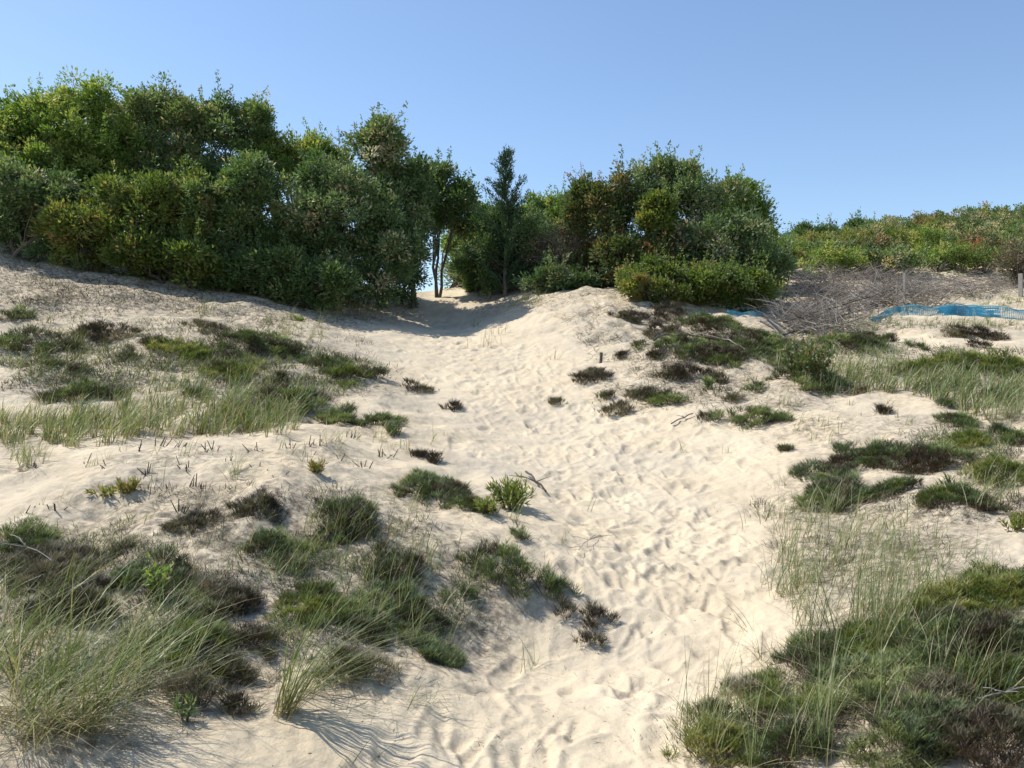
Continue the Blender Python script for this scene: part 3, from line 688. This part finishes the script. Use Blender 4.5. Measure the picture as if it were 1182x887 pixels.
# small indistinct cushions scattered on the slopes
for cx, cy, rx in ((245,428,9),(150,412,10),(180,398,12),(60,420,14),(90,428,10),(320,440,11),(365,455,9),(225,455,12),(455,500,6),(500,532,5),(485,528,6),(340,655,14),(440,640,10),(540,690,12),(350,640,10),(140,640,12),(600,620,8)):
    Hh(cx, cy, rx, rx*.4, 'dark' if rng.random() < .55 else 'dead', 'small scrap of low heather scattered on the left slope', 'small heather scraps on the left slope')
for cx, cy, rx in ((740,400,8),(755,412,7),(720,412,6),(700,460,7),(845,462,7),(830,440,8),(955,395,12),(1060,400,8),(1150,460,12),(905,520,5),(1140,590,8),(1180,600,9),(1020,475,6),(1090,470,8),(990,450,14),(870,450,8),(1130,400,9)):
    Hh(cx, cy, rx, rx*.4, 'dark' if rng.random() < .55 else 'dead', 'small scrap of low heather scattered on the right slope', 'small heather scraps on the right slope')

# ------------------------------------------------------------------ other plants
def leafy(px, py, h, r, n, L, W, mat, label, name='leafy_plant', up=.8, hue=.6):
    x, y, z = at(px, py); mb = MB(); tb = MB(); e = empty(name, (x, y, z), label, 'plant')
    for q in range(n):
        a = rng.random()*6.28; rr = r*math.sqrt(rng.random()); p0 = np.array([x+rr*.3*math.cos(a), y+rr*.3*math.sin(a), z-.02])
        p1 = np.array([x+rr*math.cos(a), y+rr*math.sin(a), z+h*rng.uniform(.55, 1)]); tube(tb, wiggle(p0, p1, 4, .05), .003, .0015, 4)
        k = 16; t = rng.uniform(.25, 1.05, k)[:, None]; P = p0+(p1-p0)*t; D = nrm(p1-p0)*up+rng.normal(size=(k, 3))*.6
        leaves(mb, P, D, L*rng.uniform(.6, 1.1, k), W, np.clip(rng.normal(hue, .2, k), 0, 1))
    mb.build('leaves', M[mat], e, (x, y, z)); tb.build('stems', M['stub'], e, (x, y, z)); LITTER_SHADE.append((x, y, r, .4))
leafy(590,588,.24,.17,40,.09,.014,'leaf_olive','yellow green narrow leaved plant on the shoulder beside the path','goldenrod_plant', hue=.6)
leafy(560,592,.10,.13,22,.06,.012,'leaf_olive','low yellowish plant left of the bigger yellow green one','goldenrod_plant', hue=.7)
leafy(147,573,.12,.08,24,.05,.011,'leaf_olive','small bright yellow green plant alone on the left sand','goldenrod_plant', hue=.85)
leafy(122,572,.05,.12,10,.07,.014,'leaf_olive','flat yellowish shoots creeping beside the small bright plant','goldenrod_plant', hue=.8)
leafy(366,548,.11,.06,18,.045,.011,'leaf_olive','little yellow brown plant on the sand left of the round cushion','goldenrod_plant', hue=.9)
leafy(184,690,.22,.09,9,.05,.024,'leaf_bright','fresh broad leaved sprig in the left foreground heather','leafy_sprig', hue=.6)
leafy(345,372,.1,.1,8,.07,.02,'leaf_bright','small green sprig in shade under the left thicket','leafy_sprig')
leafy(932,440,.62,.42,42,.09,.05,'leaf_red','brown leaved low shrub between the heather mat and fence','brown_shrub', hue=.45)
leafy(818,450,.16,.08,8,.1,.018,'leaf_mid','small green sprig on the pale right slope below the mat','leafy_sprig')
leafy(1170,612,.10,.08,14,.045,.011,'leaf_olive','small yellow green plant at the right edge on bare sand','goldenrod_plant', hue=.7)
leafy(215,830,.08,.05,5,.06,.01,'leaf_mid','faint shoot on the sand beneath the grass bed','leafy_sprig')

gs = grass_stuff
d = dict
gs('tall wind bent beach grass bed in the left foreground', [((60,800,125,55,520,.5), d(lean=.5,bend=.4,spread=.9,tuft=6,vb=.5,w=.0075)),((30,730,90,50,260,.46), d(lean=.5,bend=.4,spread=.9,vb=.45,w=.0075)),((190,780,60,45,130,.42), d(lean=.6,bend=.4,spread=.8)),((40,845,70,20,160,.45), d(lean=.8,bend=.6,spread=.8,vb=.85))])
gs('dense band of beach grass crossing the left slope', [((60,500,90,22,950,.40), d(lean=.35,w=.0085,vb=.55)),((190,492,120,20,1100,.40), d(lean=.35,bend=.3,w=.0085,vb=.55)),((300,485,60,22,650,.38), d(w=.008)),((250,450,110,22,1000,.3), d(vb=.35)),((20,530,30,14,120,.35), d())])
gs('short green grass on the upper left slope', [((160,428,150,24,1100,.22), d(vb=.35)),((40,420,50,20,250,.25), d()),((330,385,50,14,260,.3), d(vb=.6)),((340,450,70,18,300,.25), d(vb=.4)),((70,395,50,10,100,.25), d(vb=.5))])
gs('thin grass scattered among the heather of the left mound', [((420,650,110,45,260,.32), d(tuft=5)),((450,720,70,30,150,.4), d(tuft=7,lean=.5)),((300,660,90,40,150,.3), d(tuft=4)),((560,660,50,25,60,.28), d()),((390,610,40,25,110,.38), d(vb=.4)),((440,600,60,35,110,.22), d(vb=.85)),((150,665,110,30,160,.3), d())])
gs('sparse short stems on bare sand of the left mound', [((240,530,200,18,90,.2), d(tuft=3,vb=.7)),((140,590,140,30,60,.2), d(tuft=3,vb=.7)),((430,508,100,18,110,.25), d(tuft=3,vb=.8))])
gs('grass band below the brown leaved shrub on the right slope', [((1000,440,95,16,1500,.36), d(lean=.2,vb=.5,w=.007)),((930,425,40,12,160,.4), d(vb=.6))])
gs('thick grass at the right edge above the lone heather', [((1130,455,70,22,1300,.36), d(vb=.38,w=.008)),((1130,425,60,14,700,.22), d(vb=.4)),((1165,480,30,12,180,.4), d())])
gs('thin tall grass standing on sand above the right foreground bed', [((960,620,70,35,260,.42), d(tuft=5,lean=.25,vb=.55)),((1040,640,90,40,220,.38), d(tuft=4,lean=.25,vb=.6)),((930,670,50,30,170,.35), d(tuft=5,vb=.5)),((1000,690,80,30,260,.42), d(tuft=6,vb=.5)),((1150,575,40,20,160,.3), d(vb=.5)),((1060,700,70,20,150,.3), d())])
gs('tall grass rising from the heather of the right foreground bed', [((1000,740,80,30,230,.55), d(tuft=8,lean=.2,bend=.15,vb=.5)),((900,860,110,30,90,.6), d(tuft=6,lean=.2,bend=.2,vb=.6)),((1080,800,100,50,120,.45), d(tuft=5,lean=.4,vb=.5)),((960,800,60,30,70,.4), d(tuft=5))])
gs('mixed weeds and grass growing through the dead brush', [((960,372,60,18,300,.3), d(vb=.3,lean=.5)),((1040,350,120,14,300,.25), d(vb=.5,lean=.6)),((930,345,40,14,200,.3), d(vb=.35,lean=.5)),((1140,374,50,5,160,.2), d(vb=.3)),((1110,378,80,4,260,.22), d(vb=.35)),((1165,352,20,14,160,.25), d(vb=.5)),((1090,338,80,8,260,.25), d(vb=.6,lean=.6))])
gs('fine grass on the brow of the right dune', [((1060,372,60,5,120,.2), d(vb=.5)),((960,385,60,18,600,.25), d(vb=.5)),((1110,378,60,5,140,.18), d(vb=.4)),((960,410,100,14,500,.22), d())])
gs('straw stems stuck in the sand of the right slope', [((960,480,90,22,90,.2), d(tuft=3,vb=.9)),((860,440,80,25,70,.2), d(tuft=3,vb=.8)),((1000,500,100,20,50,.2), d(tuft=3,vb=.8))])

T_ = tuft
T_(325,825,.72,80,'big grass tuft leaning right in the left foreground, alone on sand',lean=.5,bend=.45,spread=.6,rad=.025,w=.0075)
T_(345,800,.5,26,'lower drooping grass tuft beside the big leaning one',lean=.9,bend=.6,spread=.5)
T_(270,552,.36,24,'grass tuft on sand at the top of the left mound',spread=1.4,lean=.3)
T_(175,560,.3,9,'thin dark stemmed tuft left of the grass tuft on the mound',lean=.15,bend=.1)
T_(610,777,.3,9,'few thin blades fanning out of the foreground sand',lean=.4,spread=1.5)
T_(475,812,.28,12,'low grass tuft flattened to the right at bottom centre',lean=1.0,bend=.4,spread=.5)
T_(398,878,.2,8,'single bent grass sprig at the bottom edge',lean=.8,bend=.3)
T_(682,590,.22,3,'two thin stems standing at the path edge by its narrowest bend',lean=.1,bend=.1)
T_(650,625,.25,8,'thin straw grass under the yellow green plant, nearest the path',lean=.3,vb=.8)
T_(592,600,.3,16,'grass tuft rising through the yellow green plant',lean=.3)
T_(585,640,.28,14,'pale grass tuft above the long heather cushion',lean=.3,vb=.6)
T_(790,520,.22,6,'little grass sprig alone on the sand of the right slope',lean=.3,spread=1.5)
T_(838,523,.16,6,'smaller brown sprig right of the little grass sprig',lean=.4,spread=1.5,vb=.9)
T_(905,470,.42,16,'straw coloured tuft at the left end of the right grass band',lean=.15,vb=.85)
T_(600,352,.45,60,'pale fluffy grass tuft at the crest beside the shaded gap',lean=.25,spread=1.6,rad=.13,vb=.7)
T_(618,350,.35,40,'second pale tuft right behind the fluffy one',lean=.25,spread=1.6,rad=.1,vb=.75)
T_(560,400,.4,22,'wispy straw tuft where the path enters the shade',lean=.3,spread=1.6,rad=.12,vb=.8)
T_(575,385,.35,20,'green grass tuft on the bank above the wispy straw one',lean=.3,spread=1.6,rad=.1,vb=.5)
T_(548,378,.3,18,'small green tuft at the edge of the deep shade',lean=.3,spread=1.6,rad=.08,vb=.3)
T_(640,415,.3,8,'faint straw sprig on the pale slope of the right dune',lean=.2,vb=.9)
T_(430,362,.45,24,'upright grass tuft in shade under the large dark bush',spread=1.6,rad=.1)
T_(412,362,.35,14,'slim grass tuft left of the upright one in the shade',spread=1.6,rad=.06)
T_(370,365,.45,26,'spreading grass tuft in shade below the left thicket',spread=1.6,rad=.1)
T_(232,362,.5,22,'tall grass tuft at the shadow edge under the thicket',spread=1.6,rad=.08)
T_(265,360,.35,14,'shorter tuft right of the tall one at the shadow edge',spread=1.6,rad=.06,vb=.7)
T_(88,372,.3,16,'small green tuft on the sunlit left slope',spread=1.6,rad=.07)
T_(165,375,.4,12,'yellowish tuft on the sunlit left slope',spread=1.2,rad=.05,vb=.8)
T_(52,375,.35,14,'blue green tuft in dappled shade near the left edge',spread=1.5,rad=.06,vb=.3)
T_(940,880,.62,16,'cluster of tall upright blades at the bottom edge',lean=.15,bend=.1,spread=1.5)
T_(875,885,.5,14,'upright blades at the bottom edge left of the taller cluster',lean=.15,bend=.1,spread=1.5)
T_(880,755,.22,9,'small tuft bending left in the sand beside the right bed',az=2.8,lean=.5)
T_(860,725,.3,7,'long thin blades arching left over the path sand',az=2.9,lean=.8,bend=.4,spread=.4)
T_(960,745,.55,20,'tall tuft just behind the round heather in the right bed',lean=.2,az=2.2)
T_(1085,760,.4,10,'pale arching blades in the middle of the right bed',lean=.7,vb=.8,az=.2)
T_(1130,665,.42,12,'thin tall tuft on the right sand above the ridge',lean=.15,bend=.1)
T_(890,600,.35,26,'bushy low tuft where the right bank meets the path',lean=.3,spread=1.5,rad=.1)
T_(905,560,.2,14,'dry low tuft left of the heather ring',lean=.3,spread=1.5,rad=.08,vb=.8)
T_(925,690,.4,26,'leaning tuft at the path side of the right grass',lean=.4,az=2.4,rad=.06)

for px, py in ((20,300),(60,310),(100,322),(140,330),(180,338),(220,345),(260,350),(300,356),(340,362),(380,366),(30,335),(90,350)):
    x, y, z = at(px, py); LITTER_SHADE.append((x, y, .9, .55))  # litter strip, also darkening the sand to paint the thicket's dappled shade
# dead stubs standing in the left sand
pts = [(205,517),(215,540),(232,525),(243,520),(290,522),(330,515),(337,519),(357,513),(356,525),(373,513),(392,530),(403,505),(412,506),(440,528),(450,527),(463,503),(475,527),(280,502),(122,543),(40,540),(32,590),(64,590),(100,535),(205,590),(225,560),(170,545),(420,540),(300,545),(320,550),(260,540),(185,515),(158,520)]
for px, py in pts:
    x, y, z = at(px, py); n = rng.integers(2, 6); mb = MB()
    for q in range(n):
        p = np.array([x+rng.normal(0, .02), y+rng.normal(0, .02), z-.03]); tube(mb, [p, p+np.array([rng.normal(.01, .04), rng.normal(0, .04), rng.uniform(.04, .12)])], .006, .003, 4, rng.random())
    o = mb.build('dead_stub', M['stub'], None, (x, y, z)); tag(o, 'short dark dead stems stuck in the sand of the left mound', 'dead stems', 'dead stem stubs on the left mound')
# sticks
def stick(name, label, pts, r=.012, mat='twig', cat='stick', lift=.03):
    P = [at(*p) for p in pts]; P = [(x, y, float(H(x, y))+lift) for x, y, z in P]; mb = MB()
    for a, b in zip(P[:-1], P[1:]): tube(mb, wiggle(a, b, 5, .03), r, r*.8, 5, rng.random())
    a, b = np.array(P[len(P)//2]), np.array(P[-1]); L = np.linalg.norm(b-a)
    for _ in range(4): tube(mb, wiggle(a, a+np.array([rng.normal(0, .5), rng.normal(0, .3), .15])*L, 4, .06), r*.5, .002, 4, rng.random())
    o = mb.build(name, M[mat], None, P[0]); tag(o, label, cat)
stick('dead_branch', 'long dark dead branch lying between the arms of the heather mat', [(755,397),(775,391),(800,392),(830,397)], .018, 'stub', 'branch', .06)
stick('dead_branch', 'pale forked dead branch on top of the heather mat', [(822,385),(835,398),(860,410)], .014, 'twig', 'branch', .09)
stick('dead_stick', 'dark stick lying on the shoulder right of the yellow green plant', [(607,548),(618,560),(630,571)], .012, 'stub', lift=.03)
stick('dead_stick', 'thin curved stick on sand beside the path, left', [(668,640),(680,628),(688,622)], .003)
stick('dead_stick', 'grey stick in the pale slope left of the small heather row', [(775,492),(790,485),(800,480)], .01)
stick('dead_stick', 'pale straw stick across the heather at the bottom right', [(1130,842),(1160,835),(1190,828)], .0035, 'board', lift=.12)
stick('dead_stick', 'pale stick on the brown heather at the left edge', [(12,655),(30,672),(60,690)], .0035, 'board', lift=.2)

def cover(label, patches, mat):
    mb = MB()
    for cx, cy, rx, ry, n in patches:
        m = int(n*.72)//14; x, y, z, rr = inside(cx, cy, rx, ry, m); keep = fbm(x*2.6, y*2.6, 3, 3) > -.02; x = x[keep]; y = y[keep]; m = len(x)
        if m == 0: continue
        rep = rng.poisson(14, m)+2; X = np.repeat(x, rep); Y = np.repeat(y, rep); sd = np.repeat(rng.uniform(.03, .10, m), rep)*np.clip(Y/7, .9, 2)
        ox = rng.normal(0, 1, len(X)); oy = rng.normal(0, 1, len(X)); X = X+ox*sd; Y = Y+oy*sd; sz = np.clip(Y/6, .85, 2.0)
        q = np.exp(-(ox**2+oy**2)*.4)
        P = np.stack([X, Y, H(X, Y)-.01+.05*q], -1); tone = .5+1.25*fbm(X*3.5, Y*3.5, 3, 7)
        v = np.clip(tone+rng.normal(0, .16, len(X)), 0, 1)
        blades(mb, P, rng.uniform(.03, .07, len(X))*sz**.7, np.arctan2(oy, ox)+rng.normal(0, .6, len(X)), rng.uniform(.2, 1.1, len(X)), .2, .0065*sz, v, 2)
        for k in range(0, m, max(1, m//20)): LITTER_SHADE.append((x[k], y[k], .22+.02*y[k], .5))
    o = mb.build('ground_cover', M[mat]); tag(o, label, 'ground cover', kind='stuff')
cover('dark low heath between the cushions of the left foreground', [(120,710,150,85,16000),(330,690,110,60,8000),(460,700,80,55,5000)], 'heath')
cover('dead brown heath on the crown of the left mound', [(300,600,130,40,4000),(150,660,120,50,4000),(380,740,90,50,2500),(430,640,100,40,2500)], 'heath_dead')
cover('low heath filling the right foreground bed', [(1060,800,150,85,16000),(1110,710,80,30,4000),(920,850,120,35,4000)], 'heath')
cover('green heath shoots in the right foreground bed', [(1000,820,140,60,4500),(1130,720,70,40,3500),(880,840,90,30,2500)], 'heath_green')
cover('low dull heath on the upper left slope', [(160,405,180,32,7000),(330,425,110,28,4500),(60,440,80,25,2500),(300,460,110,20,3000)], 'heath')
cover('brown dead heath on the upper left slope', [(150,395,180,32,4000),(330,405,110,22,2500),(250,440,140,20,2000)], 'heath_dead')
cover('low heath below the fallen fence on the right slope', [(930,400,90,26,6500),(1070,410,110,12,3000),(1130,445,70,25,3500),(1120,520,80,30,2500),(960,372,60,10,1500)], 'heath')
cover('brown dead heath on the right slope', [(820,425,100,40,2200),(960,590,70,20,900),(1120,580,80,25,1500),(1000,640,110,30,1200)], 'heath_dead')
cover('grey brown plant remains on the shaded slope below the left thicket', [(70,320,90,28,2600),(200,348,110,16,2200),(340,366,90,9,1400),(50,345,60,20,1200)], 'heath_dead')  # dead sprigs whose brown also stands in for the thicket's shade dapples
cover('low heath continuing past the right edge of the slope', [(1330,520,110,60,6000),(1400,760,160,110,9000),(1350,420,120,20,4000)], 'heath')
gs('beach grass continuing past the right edge of the slope', [((1330,460,110,30,900,.38), d(w=.007)),((1330,620,110,50,500,.42), d(w=.006)),((1350,720,100,60,400,.45), d(w=.006))])
cover('low heath continuing past the left edge of the slope', [(-150,420,110,30,5000),(-180,680,130,90,8000)], 'heath')
gs('beach grass continuing past the left edge of the slope', [((-130,490,110,25,900,.4), d(w=.008)),((-150,740,110,80,600,.48), d(w=.0075,lean=.5))])
# loose twigs and litter, countless
def litter(name, label, patches, L, r, up, mat):
    mb = MB()
    for cx, cy, rx, ry, n in patches:
        x, y, z, rr = inside(cx, cy, rx, ry, n); a = rng.random(n)*6.28
        blades(mb, np.stack([x, y, H(x, y)+.004], -1), rng.uniform(L*.4, L*1.3, n), a, rng.uniform(1.1, 1.5, n), up, r*np.clip(y/6, 1, 2.2), rng.random(n), 3)
    o = mb.build(name, M[mat]); tag(o, label, 'litter', kind='stuff')
litter('dead_twigs', 'fine dead grey twigs matted on the left mound', [(290,600,110,35,1400),(240,580,40,20,250),(540,600,80,40,260),(490,690,90,40,350),(230,640,150,40,700),(300,780,100,40,250),(460,800,90,30,120),(100,850,150,25,200),(660,640,50,30,90)], .11, .0035, .12, 'heath_dead')
litter('dead_twigs', 'fine dead twigs matted on the pale right dune', [(730,385,80,30,1700),(760,450,80,25,600),(690,352,80,16,600),(860,460,70,25,300)], .16, .0055, .12, 'heath_dead')
litter('dead_twigs', 'fine dead stems over the right bank', [(1000,600,150,40,700),(1060,650,120,30,500),(960,500,120,30,260),(1120,500,60,40,200),(950,680,60,40,250),(1000,790,180,80,900)], .11, .0035, .12, 'heath_dead')
litter('dead_twigs', 'brown stems and leaf litter on the upper left slope', [(150,400,170,45,900),(330,430,110,40,500),(250,340,220,20,500),(60,310,80,30,900),(200,345,160,22,900),(30,345,60,25,500),(330,362,120,12,900),(120,335,120,18,900)], .13, .005, .1, 'heath_dead')  # patches at the thicket foot also darken the slope as painted shade
litter('straw_litter', 'loose pale straws fallen in the foreground beds', [(80,750,120,70,420),(60,840,90,25,160),(1010,800,160,70,380),(440,700,110,60,90),(330,760,60,40,50)], .22, .005, .25, 'grass_straw')
litter('sand_debris', 'tiny dark plant bits strewn over the path sand', [(640,820,260,60,260),(780,640,130,110,260),(660,480,150,60,330),(180,555,200,40,260),(600,400,110,30,160),(980,520,160,40,260)], .022, .005, .1, 'heath_dead')

# ------------------------------------------------------------------ the sand sheet
def build_ground():
    th = np.concatenate([np.linspace(R(-42), R(42), 1050), np.linspace(R(42), R(318), 110)[1:-1]])
    r = np.concatenate([[.05], np.geomspace(.4, 2.4, 24)[:-1], np.geomspace(2.4, 27, 980)[:-1], np.geomspace(27, 60, 60)[:-1], np.geomspace(60, 4000, 40)])
    nt, nr = len(th), len(r)
    X = np.sin(th)[:, None]*r; Y = np.cos(th)[:, None]*r
    Z = H(X, Y)
    pd = pathd(X, Y); near = np.clip((34-r)/8, 0, 1)[None, :]
    Z = Z+near*(.020*fbm(X*4.2, Y*4.2, 3, 2)+(.004+.006*(pd > 1))*fbm(X*13, Y*13, 2, 5))
    trod = np.clip(1.35-pd, 0, 1)
    Z = Z+near*trod*.014*fbm(X*5.5, Y*5.5, 2, 0)
    g = np.exp(-((X-1.9)**2/9+(Y-16.5)**2/14))+.7*np.exp(-((X+2.2)**2/2.5+(Y-6.6)**2/2))+.6*np.exp(-((X+6)**2/14+(Y-15.5)**2/5))
    Z = Z+np.clip(g, 0, 1)*np.clip(pd-.8, 0, 1)*(.10*np.clip(np.abs(fbm(X*1.7+3, Y*2.6, 3, 4))*2, 0, 1)-.03+.03*fbm(X*7, Y*9, 2, 1))
    # footprints
    nF = 1400
    fy = 2.6+19.5*rng.random(nF)**1.0
    fx = np.interp(fy, PY, PXc)+rng.normal(0, .6, nF)*np.interp(fy, PY, PW)
    ex = 260; fy = np.r_[fy, rng.uniform(3, 15, ex)]; fx = np.r_[fx, np.interp(fy[nF:], PY, PXc)+rng.normal(0, 1.35, ex)*np.interp(fy[nF:], PY, PW)]
    for k in range(len(fx)):
        x0, y0 = fx[k], fy[k]; a = rng.normal(.1, .5); L = rng.uniform(.11, .17); W = rng.uniform(.055, .09); fresh = rng.random() < .35; dp = rng.uniform(.009, .018) if fresh else rng.uniform(.005, .015)
        if k >= nF: dp *= .5
        r0 = math.hypot(x0, y0); t0 = math.atan2(x0, y0); dt = .3/r0
        i0, i1 = np.searchsorted(th[:1050], [t0-dt, t0+dt]); j0, j1 = np.searchsorted(r, [r0-.3, r0+.3])
        if i1 <= i0 or j1 <= j0: continue
        dx = X[i0:i1, j0:j1]-x0; dy = Y[i0:i1, j0:j1]-y0
        u = (dx*math.sin(a)+dy*math.cos(a))/L; w = (dx*math.cos(a)-dy*math.sin(a))/(W*(1+.25*u))
        q = np.sqrt(u*u+w*w)*(1+.18*np.sin(3*np.arctan2(w, u)+k))
        Z[i0:i1, j0:j1] += -dp/(1+np.exp((q-1)*(10 if fresh else 5)))+dp*.35*np.exp(-((q-1.35)/.3)**2)
    litter_shade = np.zeros_like(Z)
    for x0, y0, rr, s in LITTER_SHADE:
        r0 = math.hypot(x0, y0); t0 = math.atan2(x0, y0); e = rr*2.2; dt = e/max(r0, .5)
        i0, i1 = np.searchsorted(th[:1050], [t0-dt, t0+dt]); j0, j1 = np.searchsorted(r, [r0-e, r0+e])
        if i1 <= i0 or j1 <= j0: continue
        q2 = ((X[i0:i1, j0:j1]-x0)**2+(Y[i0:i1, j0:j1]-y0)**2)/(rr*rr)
        litter_shade[i0:i1, j0:j1] = 1-(1-litter_shade[i0:i1, j0:j1])*(1-s*np.exp(-q2*1.2))
    litter_shade *= np.clip(pd-.6, 0, .5)*2
    i = np.arange(nt)[:, None]; j = np.arange(nr-1)[None]; ip = (i+1) % nt
    f = np.stack([i*nr+j, i*nr+j+1, ip*nr+j+1, ip*nr+j], -1).reshape(-1, 4)[:, ::-1]
    mb = MB(); mb.add(np.stack([X, Y, Z], -1).reshape(-1, 3), f)
    mb.v[0] = mb.v[0].copy()
    o = mb.build('sand_ground', M['sand'], smooth=True)
    at_ = o.data.attributes.new('litter', 'FLOAT', 'POINT'); at_.data.foreach_set('value', litter_shade.ravel().astype(np.float32))
    tag(o, kind='structure')
build_ground()

# ------------------------------------------------------------------ light, sky, camera
w = bpy.data.worlds.new('World'); bpy.context.scene.world = w; w.use_nodes = True
nt = w.node_tree; bg = nt.nodes['Background']; sky = nt.nodes.new('ShaderNodeTexSky'); sky.sky_type = 'NISHITA'
SUN = np.array([-.72, .27, 1.04]); SUN /= np.linalg.norm(SUN)
sky.sun_disc = False; sky.sun_elevation = math.asin(SUN[2]); sky.sun_rotation = math.atan2(SUN[0], SUN[1])
sky.air_density = 1.0; sky.dust_density = .45; sky.ozone_density = 3.2; sky.altitude = 0
nt.links.new(sky.outputs[0], bg.inputs[0]); bg.inputs[1].default_value = .132
ld = bpy.data.lights.new('sun', 'SUN'); ld.energy = 4.2; ld.angle = R(.53); ld.color = (1, .95, .87)
lo = bpy.data.objects.new('sun', ld); C.objects.link(lo)
from mathutils import Vector
lo.rotation_euler = Vector(SUN.tolist()).to_track_quat('Z', 'Y').to_euler(); lo.location = (-10, 5, 20)
cd = bpy.data.cameras.new('camera'); cam = bpy.data.objects.new('camera', cd); C.objects.link(cam)
cam.location = (0, 0, CAMZ); cam.rotation_euler = (R(90), 0, 0)
cd.sensor_width = 36; cd.lens = 36*F/1182; cd.clip_start = .05; cd.clip_end = 9000
sc = bpy.context.scene; sc.camera = cam
sc.view_settings.view_transform = 'Standard'; sc.view_settings.look = 'None'; sc.view_settings.exposure = .45; sc.view_settings.gamma = 1
sc.cycles.max_bounces = 7; sc.cycles.diffuse_bounces = 4; sc.cycles.transmission_bounces = 5; sc.cycles.transparent_max_bounces = 4
